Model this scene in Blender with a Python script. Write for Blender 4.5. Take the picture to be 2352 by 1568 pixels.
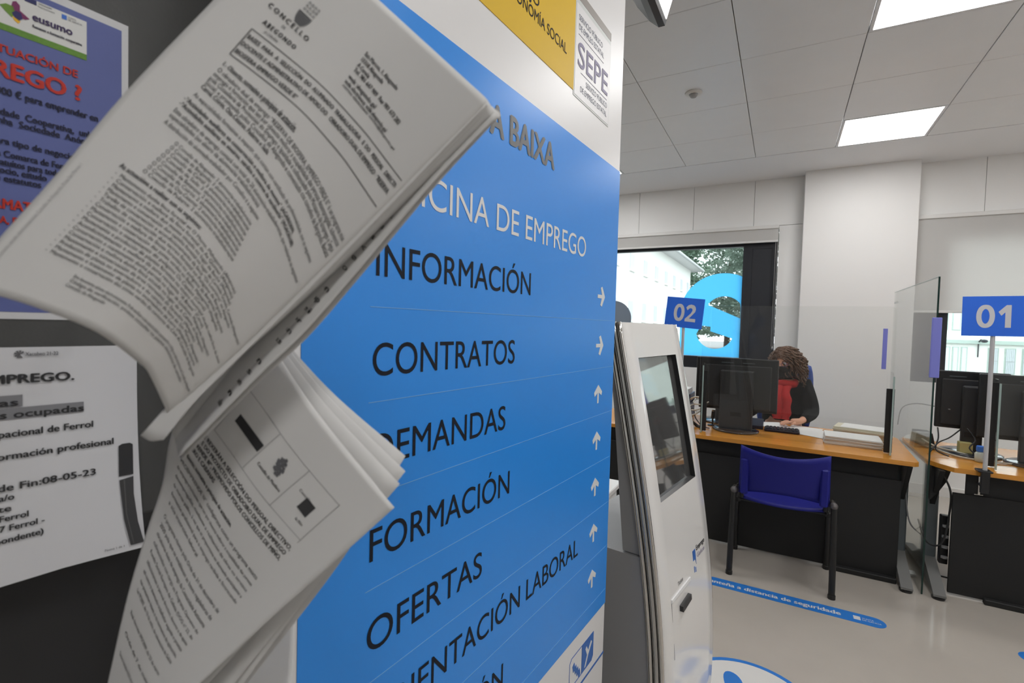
import bpy, bmesh, math, random
import numpy as np
from mathutils import Vector, Matrix
from mathutils.geometry import tessellate_polygon

for o in list(bpy.data.objects):
    bpy.data.objects.remove(o, do_unlink=True)
SC = bpy.context.scene
COL = SC.collection
random.seed(7)
rng = np.random.default_rng(7)

# ------------------------------------------------------------------ camera
HC = 1.45
def _cam():
    f, pit, rol, yaw = 1127.0, .033929, .027671, .503184
    cp, sp, cr, sr = math.cos(pit), math.sin(pit), math.cos(rol), math.sin(rol)
    fw, r, u = Vector((0, cp, -sp)), Vector((1, 0, 0)), Vector((0, sp, cp))
    r, u = cr * r + sr * u, -sr * r + cr * u
    R = Matrix.Rotation(yaw, 3, 'Z')
    r, u, fw = R @ r, R @ u, R @ fw
    M = Matrix(((r.x, u.x, -fw.x, 0), (r.y, u.y, -fw.y, 0), (r.z, u.z, -fw.z, HC), (0, 0, 0, 1)))
    c = bpy.data.cameras.new('camera'); c.sensor_width = 36; c.lens = f * 36 / 2352
    c.clip_start = .02; c.clip_end = 400
    c.dof.use_dof = True; c.dof.focus_distance = 1.35; c.dof.aperture_fstop = 8.0
    o = bpy.data.objects.new('camera', c); o.matrix_world = M; COL.objects.link(o); SC.camera = o
_cam()

# ------------------------------------------------------------------ world: bright overcast sky
W = bpy.data.worlds.new('overcast_sky'); SC.world = W; W.use_nodes = True
bg = W.node_tree.nodes['Background']
bg.inputs[0].default_value = (.93, .97, 1.0, 1); bg.inputs[1].default_value = 3.4

SC.view_settings.view_transform = 'Standard'; SC.view_settings.look = 'None'
SC.view_settings.gamma = 1.0; SC.view_settings.use_curve_mapping = False
SC.view_settings.exposure = 0.12
SC.cycles.use_denoising = True
SC.cycles.max_bounces = 7; SC.cycles.diffuse_bounces = 4; SC.cycles.glossy_bounces = 4; SC.cycles.transparent_max_bounces = 12
SC.cycles.use_adaptive_sampling = True; SC.cycles.adaptive_threshold = .08; SC.cycles.adaptive_min_samples = 16; SC.cycles.use_light_tree = False
SC.cycles.sample_clamp_indirect = 6.0
SC.cycles.caustics_reflective = False; SC.cycles.caustics_refractive = False
PANEL_LIGHT = 13.0            # radiance of the ceiling panels

# ------------------------------------------------------------------ materials
MATS = {}
def srgb(r, g, b):
    return tuple((c / 12.92 if c <= .04045 else ((c + .055) / 1.055) ** 2.4) for c in (r / 255, g / 255, b / 255))
def mat(name, col, rough=.5, metal=0.0, noise=0.0, scale=20.0, bump=0.0, bscale=80.0, spec=.5, coat=0.0, emit=None, estr=0.0, ior=1.5, stretch=None):
    if name in MATS: return MATS[name]
    m = bpy.data.materials.new(name); m.use_nodes = True; MATS[name] = m
    nt = m.node_tree; b = nt.nodes['Principled BSDF']
    b.inputs['Base Color'].default_value = (*col, 1); b.inputs['Roughness'].default_value = rough
    b.inputs['Metallic'].default_value = metal; b.inputs['Specular IOR Level'].default_value = spec
    b.inputs['IOR'].default_value = ior
    b.inputs['Coat Weight'].default_value = coat
    if emit: b.inputs['Emission Color'].default_value = (*emit, 1); b.inputs['Emission Strength'].default_value = estr
    if noise or bump:
        tc = nt.nodes.new('ShaderNodeTexCoord'); src = tc.outputs['Object']
        if stretch:
            mp = nt.nodes.new('ShaderNodeMapping'); mp.inputs['Scale'].default_value = stretch
            nt.links.new(src, mp.inputs[0]); src = mp.outputs[0]
    if noise:
        n = nt.nodes.new('ShaderNodeTexNoise'); n.inputs['Scale'].default_value = scale; n.inputs['Detail'].default_value = 4
        nt.links.new(src, n.inputs['Vector'])
        mx = nt.nodes.new('ShaderNodeMix'); mx.data_type = 'RGBA'
        mx.inputs[6].default_value = (*[c * (1 - noise) for c in col], 1); mx.inputs[7].default_value = (*[min(1, c * (1 + noise)) for c in col], 1)
        nt.links.new(n.outputs[0], mx.inputs[0]); nt.links.new(mx.outputs[2], b.inputs['Base Color'])
    if bump:
        n2 = nt.nodes.new('ShaderNodeTexNoise'); n2.inputs['Scale'].default_value = bscale; n2.inputs['Detail'].default_value = 3
        nt.links.new(src, n2.inputs['Vector'])
        bp = nt.nodes.new('ShaderNodeBump'); bp.inputs['Strength'].default_value = bump; bp.inputs['Distance'].default_value = .002
        nt.links.new(n2.outputs[0], bp.inputs['Height']); nt.links.new(bp.outputs[0], b.inputs['Normal'])
    return m
def glass(name, tint, refl=.05, haze=0.0, hazecol=(.8, .85, .85)):
    """thin clear sheet: tinted transparency with a fresnel mirror on top"""
    if name in MATS: return MATS[name]
    m = bpy.data.materials.new(name); m.use_nodes = True; MATS[name] = m
    nt = m.node_tree; nt.nodes.clear(); N = nt.nodes.new
    out = N('ShaderNodeOutputMaterial'); tr = N('ShaderNodeBsdfTransparent'); tr.inputs[0].default_value = (*tint, 1)
    gl = N('ShaderNodeBsdfGlossy'); gl.inputs['Roughness'].default_value = .02
    fr = N('ShaderNodeFresnel'); ge = N('ShaderNodeNewGeometry'); io = N('ShaderNodeMapRange')   # same mirror strength from either side of the sheet
    io.inputs['To Min'].default_value = 1.45; io.inputs['To Max'].default_value = 1 / 1.45
    nt.links.new(ge.outputs['Backfacing'], io.inputs['Value']); nt.links.new(io.outputs[0], fr.inputs[0])
    ad = N('ShaderNodeMath'); ad.operation = 'MAXIMUM'; ad.inputs[1].default_value = refl
    mx = N('ShaderNodeMixShader'); L = nt.links.new
    L(fr.outputs[0], ad.inputs[0]); L(ad.outputs[0], mx.inputs[0])
    if haze:
        df = N('ShaderNodeBsdfDiffuse'); df.inputs[0].default_value = (*hazecol, 1)
        m2 = N('ShaderNodeMixShader'); m2.inputs[0].default_value = haze
        L(tr.outputs[0], m2.inputs[1]); L(df.outputs[0], m2.inputs[2]); L(m2.outputs[0], mx.inputs[1])
    else: L(tr.outputs[0], mx.inputs[1])
    L(gl.outputs[0], mx.inputs[2]); L(mx.outputs[0], out.inputs[0])
    return m
def sheet(name, col, trans, rough=.8):
    """thin fabric or paper that lets some light through"""
    if name in MATS: return MATS[name]
    m = bpy.data.materials.new(name); m.use_nodes = True; MATS[name] = m
    nt = m.node_tree; b = nt.nodes['Principled BSDF']; out = nt.nodes['Material Output']
    b.inputs['Base Color'].default_value = (*col, 1); b.inputs['Roughness'].default_value = rough; b.inputs['Specular IOR Level'].default_value = .2
    t = nt.nodes.new('ShaderNodeBsdfTranslucent'); t.inputs[0].default_value = (*col, 1)
    mx = nt.nodes.new('ShaderNodeMixShader'); mx.inputs[0].default_value = trans
    nt.links.new(b.outputs[0], mx.inputs[1]); nt.links.new(t.outputs[0], mx.inputs[2]); nt.links.new(mx.outputs[0], out.inputs[0])
    return m

M_wall = mat('wall_paint', (.84, .835, .82), .55, noise=.03, scale=3)
M_pillar = mat('pillar_paint', (.80, .79, .775), .5, noise=.02, scale=2)
M_ceil = mat('ceiling_tile_metal', (.84, .84, .84), .38, noise=.02, scale=6, spec=.4)
M_plaster = mat('ceiling_plaster', (.84, .84, .85), .7)
M_floor = mat('floor_vinyl', srgb(178, 171, 162), .15, noise=.05, scale=5, bump=.03, bscale=40, spec=.45)
M_white = mat('white_laminate', (.74, .73, .71), .35)
M_dark = mat('dark_frame_metal', (.018, .02, .026), .45, noise=.1, scale=8)
M_black = mat('black_plastic', (.014, .014, .015), .38)
M_blackm = mat('black_matt_panel', (.010, .010, .010), .65)
M_steel = mat('steel', (.55, .55, .54), .25, metal=1)
M_chrome = mat('chrome', (.7, .68, .65), .12, metal=1)
M_glass = glass('clear_glass', (.965, .985, .975), .05)
M_acryl = glass('clear_acrylic', (.985, .99, .985), .04)
M_pane = glass('window_glass', (.92, .96, .96), .04)
M_gedge = mat('green_glass_edge', (.006, .03, .024), .15)
M_paper = sheet('white_paper', (.77, .76, .745), .08)
M_ink = mat('black_ink', (.03, .03, .032), .8)
M_greyink = mat('grey_ink', (.13, .13, .14), .8)
M_blue = mat('totem_blue_vinyl', srgb(38, 140, 232), .32, noise=.02, scale=4)

# ------------------------------------------------------------------ object helpers
ORIG = {}
def link(o, parent):
    COL.objects.link(o)
    if parent is not None: o.parent = parent
def tag(o, label=None, cat=None, group=None, kind=None):
    if label: o['label'] = label
    if cat: o['category'] = cat
    if group: o['group'] = group
    if kind: o['kind'] = kind
    return o
def thing(name, label, cat, loc=(0, 0, 0), group=None, kind=None):
    o = bpy.data.objects.new(name, None); o.empty_display_size = .1
    o.location = loc; link(o, None); ORIG[o] = Vector(loc)
    return tag(o, label, cat, group, kind)
def raw(name, verts, faces, m, parent=None, smooth=False, origin=None):
    """verts in world space; the object's origin is its parent's base (or the given origin)"""
    if parent is not None: og = ORIG[parent]
    elif origin is not None: og = Vector(origin)
    else: og = Vector((0, 0, 0))
    me = bpy.data.meshes.new(name)
    me.from_pydata([(v[0] - og.x, v[1] - og.y, v[2] - og.z) for v in verts], [], faces)
    ms = m if isinstance(m, (list, tuple)) else [m]
    for k in ms: me.materials.append(k)
    if smooth:
        me.polygons.foreach_set('use_smooth', [True] * len(me.polygons))
    me.update()
    o = bpy.data.objects.new(name, me)
    if parent is None: o.location = og
    link(o, parent); ORIG[o] = og
    return o
def copy_tree(o, delta, parent=None, **tags):
    c = o.copy(); COL.objects.link(c)
    if parent is None:
        c.location = Vector(o.location) + Vector(delta)
        for k, v in tags.items(): c[k] = v
    else: c.parent = parent
    for ch in [x for x in o.children]: copy_tree(ch, delta, c)
    return c

class MB:
    def __init__(s): s.v = []; s.f = []
    def add(s, vs, fs):
        n = len(s.v); s.v += [tuple(v) for v in vs]; s.f += [[i + n for i in f] for f in fs]; return s
    def box(s, x0, x1, y0, y1, z0, z1, bev=0.0, rz=0.0, piv=None, seg=1):
        bm = bmesh.new(); bmesh.ops.create_cube(bm, size=1)
        for v in bm.verts:
            v.co = Vector(((x0 + x1) / 2 + v.co.x * (x1 - x0), (y0 + y1) / 2 + v.co.y * (y1 - y0), (z0 + z1) / 2 + v.co.z * (z1 - z0)))
        if bev: bmesh.ops.bevel(bm, geom=bm.edges[:], offset=bev, segments=seg, affect='EDGES', profile=.5)
        if rz:
            p = Vector(piv if piv else ((x0 + x1) / 2, (y0 + y1) / 2, 0)); R = Matrix.Rotation(rz, 3, 'Z')
            for v in bm.verts: v.co = R @ (v.co - p) + p
        bm.verts.index_update()
        s.add([v.co[:] for v in bm.verts], [[v.index for v in f.verts] for f in bm.faces]); bm.free(); return s
    def tube(s, pts, r, n=8, cap=True, closed=False):
        P = [Vector(p) for p in pts]; m = len(P); rs = r if isinstance(r, (list, tuple)) else [r] * m
        vs = []; ref = None
        for i in range(m):
            t = (P[(i + 1) % m] - P[i - 1]) if closed else (P[min(i + 1, m - 1)] - P[max(i - 1, 0)])
            t.normalize()
            if ref is None: ref = t.orthogonal().normalized()
            ref = (ref - t * ref.dot(t));
            if ref.length < 1e-6: ref = t.orthogonal()
            ref.normalize(); b = t.cross(ref)
            for k in range(n):
                a = 2 * math.pi * k / n; vs.append(P[i] + rs[i] * (math.cos(a) * ref + math.sin(a) * b))
        fs = []
        for i in range(m if closed else m - 1):
            j = (i + 1) % m
            for k in range(n): fs.append([i * n + k, i * n + (k + 1) % n, j * n + (k + 1) % n, j * n + k])
        if cap and not closed: fs += [list(range(n))[::-1], [(m - 1) * n + k for k in range(n)]]
        return s.add(vs, fs)
    def prism(s, poly, fn, a, b, holes=()):
        """poly (2d) pulled from a to b; fn(x, y, h) gives world"""
        loops = [list(poly)] + [list(h) for h in holes]; flat = [p for l in loops for p in l]; n = len(flat)
        tri = tessellate_polygon([[Vector((x, y, 0)) for x, y in l] for l in loops])
        vs = [fn(x, y, a) for x, y in flat] + [fn(x, y, b) for x, y in flat]
        fs = [list(t) for t in tri] + [[i + n for i in t[::-1]] for t in tri]
        k = 0
        for l in loops:
            for i in range(len(l)):
                j = (i + 1) % len(l); fs.append([k + i, k + j, n + k + j, n + k + i])
            k += len(l)
        return s.add(vs, fs)
    def lathe(s, prof, c, n=24):
        vs = []
        for r, z in prof:
            for k in range(n):
                a = 2 * math.pi * k / n; vs.append((c[0] + r * math.cos(a), c[1] + r * math.sin(a), c[2] + z))
        fs = [[i * n + k, i * n + (k + 1) % n, (i + 1) * n + (k + 1) % n, (i + 1) * n + k] for i in range(len(prof) - 1) for k in range(n)]
        fs += [list(range(n))[::-1], [(len(prof) - 1) * n + k for k in range(n)]]
        return s.add(vs, fs)
    def ball(s, c, r, nu=12, nv=8):
        rx, ry, rz = r if isinstance(r, (tuple, list)) else (r, r, r)
        vs = [(c[0], c[1], c[2] - rz)]
        for i in range(1, nv):
            t = math.pi * i / nv
            for k in range(nu):
                a = 2 * math.pi * k / nu
                vs.append((c[0] + rx * math.sin(t) * math.cos(a), c[1] + ry * math.sin(t) * math.sin(a), c[2] - rz * math.cos(t)))
        vs.append((c[0], c[1], c[2] + rz)); L = len(vs) - 1
        fs = [[0, 1 + (k + 1) % nu, 1 + k] for k in range(nu)]
        for i in range(nv - 2):
            for k in range(nu):
                a = 1 + i * nu + k; b = 1 + i * nu + (k + 1) % nu; fs.append([a, b, b + nu, a + nu])
        fs += [[L, L - nu + k, L - nu + (k + 1) % nu] for k in range(nu)]
        return s.add(vs, fs)
    def obj(s, name, m, parent=None, smooth=False, origin=None):
        return raw(name, s.v, s.f, m, parent, smooth, origin)
def struct(o): o['kind'] = 'structure'; return o
def bez(pts, n=10):
    """smooth curve through points"""
    P = [Vector(p) for p in pts]; out = []
    for i in range(len(P) - 1):
        a, b = P[max(i - 1, 0)], P[i]; c, d = P[i + 1], P[min(i + 2, len(P) - 1)]
        for k in range(n):
            t = k / n
            out.append(.5 * ((2 * b) + (-a + c) * t + (2 * a - 5 * b + 4 * c - d) * t * t + (-a + 3 * b - 3 * c + d) * t ** 3))
    out.append(P[-1]); return out

# ------------------------------------------------------------------ text
TX = {}
def text2d(s, res=3):
    if (s, res) in TX: return TX[(s, res)]
    c = bpy.data.curves.new('t', 'FONT'); c.body = s; c.size = 1; c.resolution_u = res; c.fill_mode = 'FRONT'
    o = bpy.data.objects.new('t', c)
    me = bpy.data.meshes.new_from_object(o)
    v = np.zeros(len(me.vertices) * 3); me.vertices.foreach_get('co', v); v = v.reshape(-1, 3)[:, :2]
    f = [list(p.vertices) for p in me.polygons]
    bpy.data.objects.remove(o); bpy.data.curves.remove(c); bpy.data.meshes.remove(me)
    TX[(s, res)] = (v, f); return v, f
CAP = float(np.ptp(text2d('H')[0][:, 1]))
def text_mb(mb, s, fn, x0, x1, y, cap, bold=0.0, res=3, align='L', thin=1.0):
    """lay text in a 2d frame: baseline y, left x0, right x1 (None = natural width); fn(x,y)->world"""
    v, f = text2d(s, res); k = cap / CAP
    lo, hi = v[:, 0].min(), v[:, 0].max(); kx = k
    if x0 is not None and x1 is not None: kx = (x1 - x0) / (hi - lo)
    if x0 is None: x0 = x1 - (hi - lo) * kx
    if align == 'C': x0 = x0 - (hi - lo) * kx / 2
    offs = [(0, 0)]
    if bold: offs = [(-bold, 0), (bold, 0), (0, bold * .6), (0, -bold * .6)]
    o0, oa, ob = Vector(fn(x0, y)), Vector(fn(x0 + .01, y)), Vector(fn(x0, y + .01)); nn = (oa - o0).cross(ob - o0).normalized()
    for q, (dx, dy) in enumerate(offs):
        mb.add([tuple(Vector(fn(x0 + (a - lo) * kx + dx * k, y + b * k + dy * k)) + nn * (q * .00012)) for a, b in v], f)
    return mb
def lettering(s, fn, x0, x1, y, cap, m, parent, bold=0.0, res=3, align='L', name='lettering'):
    mb = MB(); text_mb(mb, s, fn, x0, x1, y, cap, bold, res, align); return mb.obj(name, m, parent)

# ================================================================== THE ROOM
X0, X1, Y0, YB, ZC = -4.3, 3.6, -2.6, 5.77, 3.03
fl = struct(MB().box(X0 - .2, X1 + .2, Y0 - .2, YB + .02, -.1, 0).obj('floor', M_floor)); tag(fl, 'pale grey-beige glossy vinyl floor of the office', 'floor')
# ---- ceiling: base slab, tiles 0.606 m, plaster border along the windows
ce = struct(MB().box(X0 - .2, X1 + .2, Y0 - .2, YB + .3, ZC + .03, ZC + .13).obj('ceiling', mat('ceiling_void', (.30, .30, .30), .8)))
tag(ce, 'suspended ceiling of large smooth grey-white metal tiles', 'ceiling')
GX, GY, TS = -.885, 3.18, .606
lights_ij = {}                      # tile cells that hold a luminous panel
LIGHT_CELLS = [(2, 2), (2, -1), (-2, 2), (-2, -1), (6, 2), (6, -1), (6, -4), (2, -7), (2, -4)]  # the unseen panel behind the camera is added to brighten the hanging papers
tile_me = None
for i in range(-6, 8):
    for j in range(-10, 3):
        x, y = GX + i * TS, GY + j * TS
        if (i, j) in LIGHT_CELLS: continue
        if x < X0 - .2 or x + TS > X1 + .5 or y + TS < Y0: continue
        if tile_me is None:
            t = MB().box(x + .002, x + TS - .002, y + .0012, y + TS - .0012, ZC, ZC + .02, bev=.0025).obj('ceiling_tile', M_ceil, ce)
            tile_me = (t.data, x, y)
        else:
            t = bpy.data.objects.new('ceiling_tile', tile_me[0]); t.location = (x - tile_me[1], y - tile_me[2], 0); link(t, ce)
struct(MB().box(X0, X1, GY + 3 * TS + .004, YB + .1, ZC - .001, ZC + .028).obj('trim_1', M_plaster))
# ---- luminous ceiling panels
M_panel = mat('panel_diffuser', (.9, .9, .9), .6, emit=(1.0, .992, .985), estr=PANEL_LIGHT)
def panel(i, j, label):
    x, y = GX + i * TS, GY + j * TS
    t = thing('ceiling_light', label, 'light', (x + TS / 2, y + TS / 2, ZC), 'square ceiling light panels')
    mb = MB()
    for a, b, c, d in ((x + .004, x + TS - .004, y + .004, y + .02), (x + .004, x + TS - .004, y + TS - .02, y + TS - .004),
                       (x + .004, x + .02, y + .02, y + TS - .02), (x + TS - .02, x + TS - .004, y + .02, y + TS - .02)):
        mb.box(a, b, c, d, ZC - .001, ZC + .02)
    mb.obj('light_frame', M_plaster, t)
    MB().box(x + .02, x + TS - .02, y + .02, y + TS - .02, ZC + .002, ZC + .012).obj('diffuser', M_panel, t)
for (i, j), lab in zip(LIGHT_CELLS, ['bright square ceiling panel above the white pillar', 'bright square ceiling panel at the top edge of the photo',
        'ceiling panel whose corner shows beside the blue totem'] + ['ceiling panel behind the totem, nearer the camera', 'ceiling panel right of the picture, nearest the windows', 'ceiling panel right of the picture, in the middle row', 'ceiling panel right of the picture, beside the camera', 'unseen ceiling panel added behind the camera to brighten the hanging papers', 'ceiling panel above the totem, out of the picture']):
    panel(i, j, lab)
# ---- smoke detector
t = thing('smoke_detector', 'small round white detector on the ceiling tile', 'detector', (-.585, 3.48, ZC))
MB().lathe([(.03, -.012), (.052, -.008), (.055, 0)], (-.585, 3.48, ZC), 24).obj('base', M_white, t, True)
MB().lathe([(.004, -.034), (.018, -.03), (.026, -.018), (.03, -.012)], (-.585, 3.48, ZC), 20).obj('sensor_head', mat('detector_grey', (.4, .4, .4), .5), t, True)

# ---- back wall: panels around the windows
wb = struct(MB().box(X0, X1, YB + .05, YB + .25, 2.548, ZC + .03).obj('wall_back', M_wall)); tag(wb, 'pale panelled window wall at the back of the office', 'wall')
for k in range(-6, 8):
    xa, xb = -.313 + k * .605, -.313 + (k + 1) * .605
    xa, xb = max(xa, X0), min(xb, X1)
    if xb > xa: MB().box(xa + .0015, xb - .0015, YB, YB + .05, 2.55, ZC + .002, bev=.0015).obj('wall_panel', M_wall, wb)
MB().box(-.072, .14, YB, YB + .25, 0, 2.546, bev=.0015).obj('wall_panel', M_wall, wb)
MB().box(X0, -.072, YB, YB + .25, 0, 1.03, bev=.0015).obj('wall_panel', M_wall, wb)
MB().box(1.02, X1, YB, YB + .25, 0, 1.03, bev=.0015).obj('wall_panel', M_wall, wb)
struct(MB().box(.135, 1.026, 5.62, YB + .25, 0, ZC + .002, bev=.003).obj('wall_pillar', M_pillar))
struct(MB().box(X0, .14, YB - .015, YB, 0, .09).box(1.02, X1, YB - .015, YB, 0, .09).obj('baseboard_back', M_white))
struct(MB().box(X0 - .12, X0, Y0, YB + .25, 0, ZC + .05).obj('wall_left', M_wall))
struct(MB().box(X1, X1 + .12, Y0, YB + .25, 0, ZC + .05).obj('wall_right', M_wall))
struct(MB().box(X0, X1, Y0 - .12, Y0, 0, ZC + .05).obj('wall_rear', M_wall))

# ---- windows
def window(n, xa, xb, z0, z1, jl, jr, jb, jt, mull):
    fr = MB()
    Y = YB + .015
    fr.box(xa, xb, Y, Y + .07, z1 - jt, z1); fr.box(xa, xb, Y, Y + .07, z0, z0 + jb)
    fr.box(xa, xa + jl, Y, Y + .07, z0 + jb, z1 - jt); fr.box(xb - jr, xb, Y, Y + .07, z0 + jb, z1 - jt)
    for m_ in mull: fr.box(m_ - .06, m_ + .06, Y, Y + .07, z0 + jb, z1 - jt)
    o = struct(fr.obj('window_%d' % n, M_dark))
    return o, Y
w1, Yw = window(1, X0, -.075, 1.03, 2.54, .1, .325, .13, .19, (-2.4,))
tag(w1, 'dark-framed office window with a big blue vinyl emblem', 'window')
for a, b in ((X0 + .1, -2.46), (-2.34, -.40)):
    MB().box(a, b, Yw + .03, Yw + .038, 1.16, 2.35).obj('pane', M_pane, w1)
MB().box(-.355, -.315, Yw - .008, Yw, 1.06, 2.50).box(-.125, -.095, Yw - .008, Yw, 1.06, 2.50).box(-.315, -.125, Yw - .006, Yw, 1.07, 1.11).box(-.315, -.125, Yw - .006, Yw, 2.32, 2.36).obj('sash_moulding', M_dark, w1)
MB().box(-.108, -.088, Yw - .03, Yw - .008, 1.72, 1.84, bev=.004).obj('hinge', M_black, w1)
w2, Yw = window(2, 1.026, X1 - .1, 1.03, 2.54, .275, .1, .10, .19, (2.6,))
tag(w2, 'dark-framed office window half covered by a roller blind', 'window')
for a, b in ((1.30, 2.54), (2.66, X1 - .2)):
    MB().box(a, b, Yw + .03, Yw + .038, 1.13, 2.35).obj('pane', M_pane, w2)
# ---- vinyl emblem on the left window
def arc(cx, cy, r, a0, a1, n=28):
    return [(cx + r * math.cos(math.radians(a0 + (a1 - a0) * k / n)), cy + r * math.sin(math.radians(a0 + (a1 - a0) * k / n))) for k in range(n + 1)]
yv = YB + .040
fnv = lambda x, z, h: (x, yv + h, z)
outer = [(-.402, 1.163)] + [(-.402, 2.036)] + arc(-.585, 1.63, .445, 65.5, 190, 36) + [(-1.02, 1.163)]
h1 = [(-.728, 1.727)] + [p for p in arc(-.57, 1.63, .195, 148, 35, 16)] + [(-.405, 1.70), (-.405, 1.585)]
h2 = [(-.80, 1.50)] + arc(-.655, 1.44, .193, 190, 338, 16) + [(-.70, 1.44), (-.70, 1.49)]
M_vinyl = sheet('window_vinyl_blue', srgb(150, 220, 252), .92, .5)
vin = MB().prism(outer, fnv, 0, .002, [h1, h2]).obj('vinyl_emblem', M_vinyl, w1)
gv = MB().prism(arc(-1.80, 1.56, .215, 0, 355, 40), fnv, -.0015, .001).obj('vinyl_disc', sheet('window_vinyl_grey', srgb(150, 158, 168), .5, .5), w1)
# ---- roller blinds
def blind(xa, xb, zb, label, mname, m):
    t = thing('roller_blind', label, 'blind', ((xa + xb) / 2, YB - .05, 2.545))
    MB().box(xa, xb, YB - .06, YB - .001, 2.51, 2.546, bev=.004).obj('cassette', M_white, t)
    MB().box(xa + .005, xb - .005, YB - .046, YB - .044, zb, 2.53).obj('fabric', m, t)
    MB().box(xa + .005, xb - .005, YB - .052, YB - .038, zb - .012, zb + .008, bev=.003).obj('bottom_rail', M_white, t)
    return t
M_fab = sheet('blind_fabric', (.82, .81, .79), .45)
b1 = blind(X0 + .05, -.072, 2.385, 'white roller blind almost fully rolled up above the blue emblem', '', M_fab)
MB().tube([(-.082, YB - .03, 2.52), (-.084, YB - .03, 1.9), (-.086, YB - .03, 1.29)], .003, 5).tube([(-.098, YB - .03, 2.52), (-.1, YB - .03, 1.9), (-.1, YB - .03, 1.3)], .003, 5).ball((-.09, YB - .03, 1.285), (.009, .005, .016)).obj('pull_chain', M_steel, b1)
b2 = blind(1.03, X1 - .1, 1.675, 'white roller blind lowered halfway behind the 01 sign', '', M_fab)

# ---- partition with the grey notice board, left of the camera
AL = .571357 - .503184
US, NS = Vector((math.sin(AL), math.cos(AL), 0)), Vector((math.cos(AL), -math.sin(AL), 0))
def F(p):                                   # frame parallel to the totem: (s along it, z, h towards the viewer)
    return lambda s, z, h=0.0: tuple(US * s + NS * (-p + h) + Vector((0, 0, z)))
FB, FT = F(.62), F(.50)
def fbox(mb, fn, s0, s1, z0, z1, h0, h1, bev=0.0):
    bm = bmesh.new(); bmesh.ops.create_cube(bm, size=1)
    for v in bm.verts: v.co = Vector((s0 + (v.co.x + .5) * (s1 - s0), z0 + (v.co.y + .5) * (z1 - z0), h0 + (v.co.z + .5) * (h1 - h0)))
    if bev: bmesh.ops.bevel(bm, geom=bm.edges[:], offset=bev, segments=2, affect='EDGES', profile=.5)
    bm.verts.index_update(); mb.add([fn(*v.co) for v in bm.verts], [[v.index for v in f.verts] for f in bm.faces]); bm.free(); return mb
pw = struct(fbox(MB(), FB, -2.4, 1.22, 0, ZC + .01, -.20, -.03).obj('wall_partition', mat('dark_partition', (.016, .016, .017), .6)))
nb = thing('notice_board', 'dark grey notice board behind the posters', 'board', FB(0, 1.23, -.01))
fbox(MB(), FB, -1.3, 1.1, 1.232, 2.3, -.03, 0, bev=.003).obj('board_panel', mat('board_grey', srgb(74, 74, 73), .6, noise=.06, scale=30, bump=.1, bscale=300), nb)
fbox(MB(), FB, -1.32, 1.12, 1.215, 1.233, -.03, -.002, bev=.002).obj('board_rail', mat('board_rail', (.02, .02, .02), .5), nb)

# ================================================================== OUTSIDE
gnd = struct(MB().box(-90, 90, YB + .3, 150, -1.7, -1.6).obj('ground', mat('asphalt', (.22, .22, .22), .8, noise=.1, scale=2)))
tag(gnd, 'grey street outside the office windows', 'street')
M_fac = mat('white_facade', (.80, .80, .76), .8, noise=.03, scale=.6)
M_winl = mat('facade_window', (.55, .58, .62), .4)
K = 2.2
def E(x, y, z): return (x * K, y * K, HC + (z - HC) * K)
tb = thing('apartment_block', 'white house with rows of small windows and overhanging eaves', 'building', (-9.5, 45, -1.6))
a, b = E(-3.946, 6.5, 0), E(-3.946, 24.6, 4.25)
MB().box(-26, a[0], a[1], b[1], -1.6, b[2]).obj('wall', M_fac, tb)
ev = MB(); x, y0, y1, z = a[0], a[1] - 1, b[1] + 1.6, b[2]
ev.add([(x + 1.0, y0, z), (x + 1.0, y1, z), (x + 1.0, y1, z + .28), (x + 1.0, y0, z + .28), (-14, y0, z), (-14, y1, z), (-14, y1, z + 1.9), (-14, y0, z + 1.9)],
       [[0, 1, 2, 3], [0, 4, 5, 1], [3, 2, 6, 7], [0, 3, 7, 4], [1, 5, 6, 2], [4, 7, 6, 5]])
ev.obj('roof', mat('roof_edge', (.70, .70, .70), .7), tb)
MB().tube([(x + 1.05, y0, z + .12), (x + 1.05, y1, z + .12)], .13, 8).obj('gutter', mat('gutter', (.55, .56, .56), .5), tb)
wme = None
for r_ in ((1.70, 2.25), (3.16, 3.62)):
    for k in range(8):
        ya, yb_ = 12.5 + k * 1.6, 12.98 + k * 1.6
        p, q = E(-3.946, ya, r_[0]), E(-3.946, yb_, r_[1])
        if wme is None:
            o = MB().box(p[0] - .12, p[0] + .03, p[1], q[1], p[2], q[2]).obj('house_window', M_winl, tb); wme = {}
        else:
            o = MB().box(p[0] - .12, p[0] + .03, p[1], q[1], p[2], q[2]).obj('house_window', M_winl, tb)
        MB().box(p[0], p[0] + .12, p[1] - .08, q[1] + .08, p[2] - .12, p[2]).obj('window_sill', M_fac, o)
K2 = 3.0
tb = thing('townhouse', 'pale townhouse with green-grey window surrounds across the street', 'building', (14, 55, -1.6))
Yf = 18 * K2
MB().box(8, 34, Yf, Yf + 8, -1.6, 12).obj('wall', mat('pale_facade', (.78, .80, .74), .8), tb)
M_grn = mat('window_surround', (.42, .52, .46), .6)
def E2(x, z): return (x * K2, HC + (z - HC) * K2)
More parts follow.
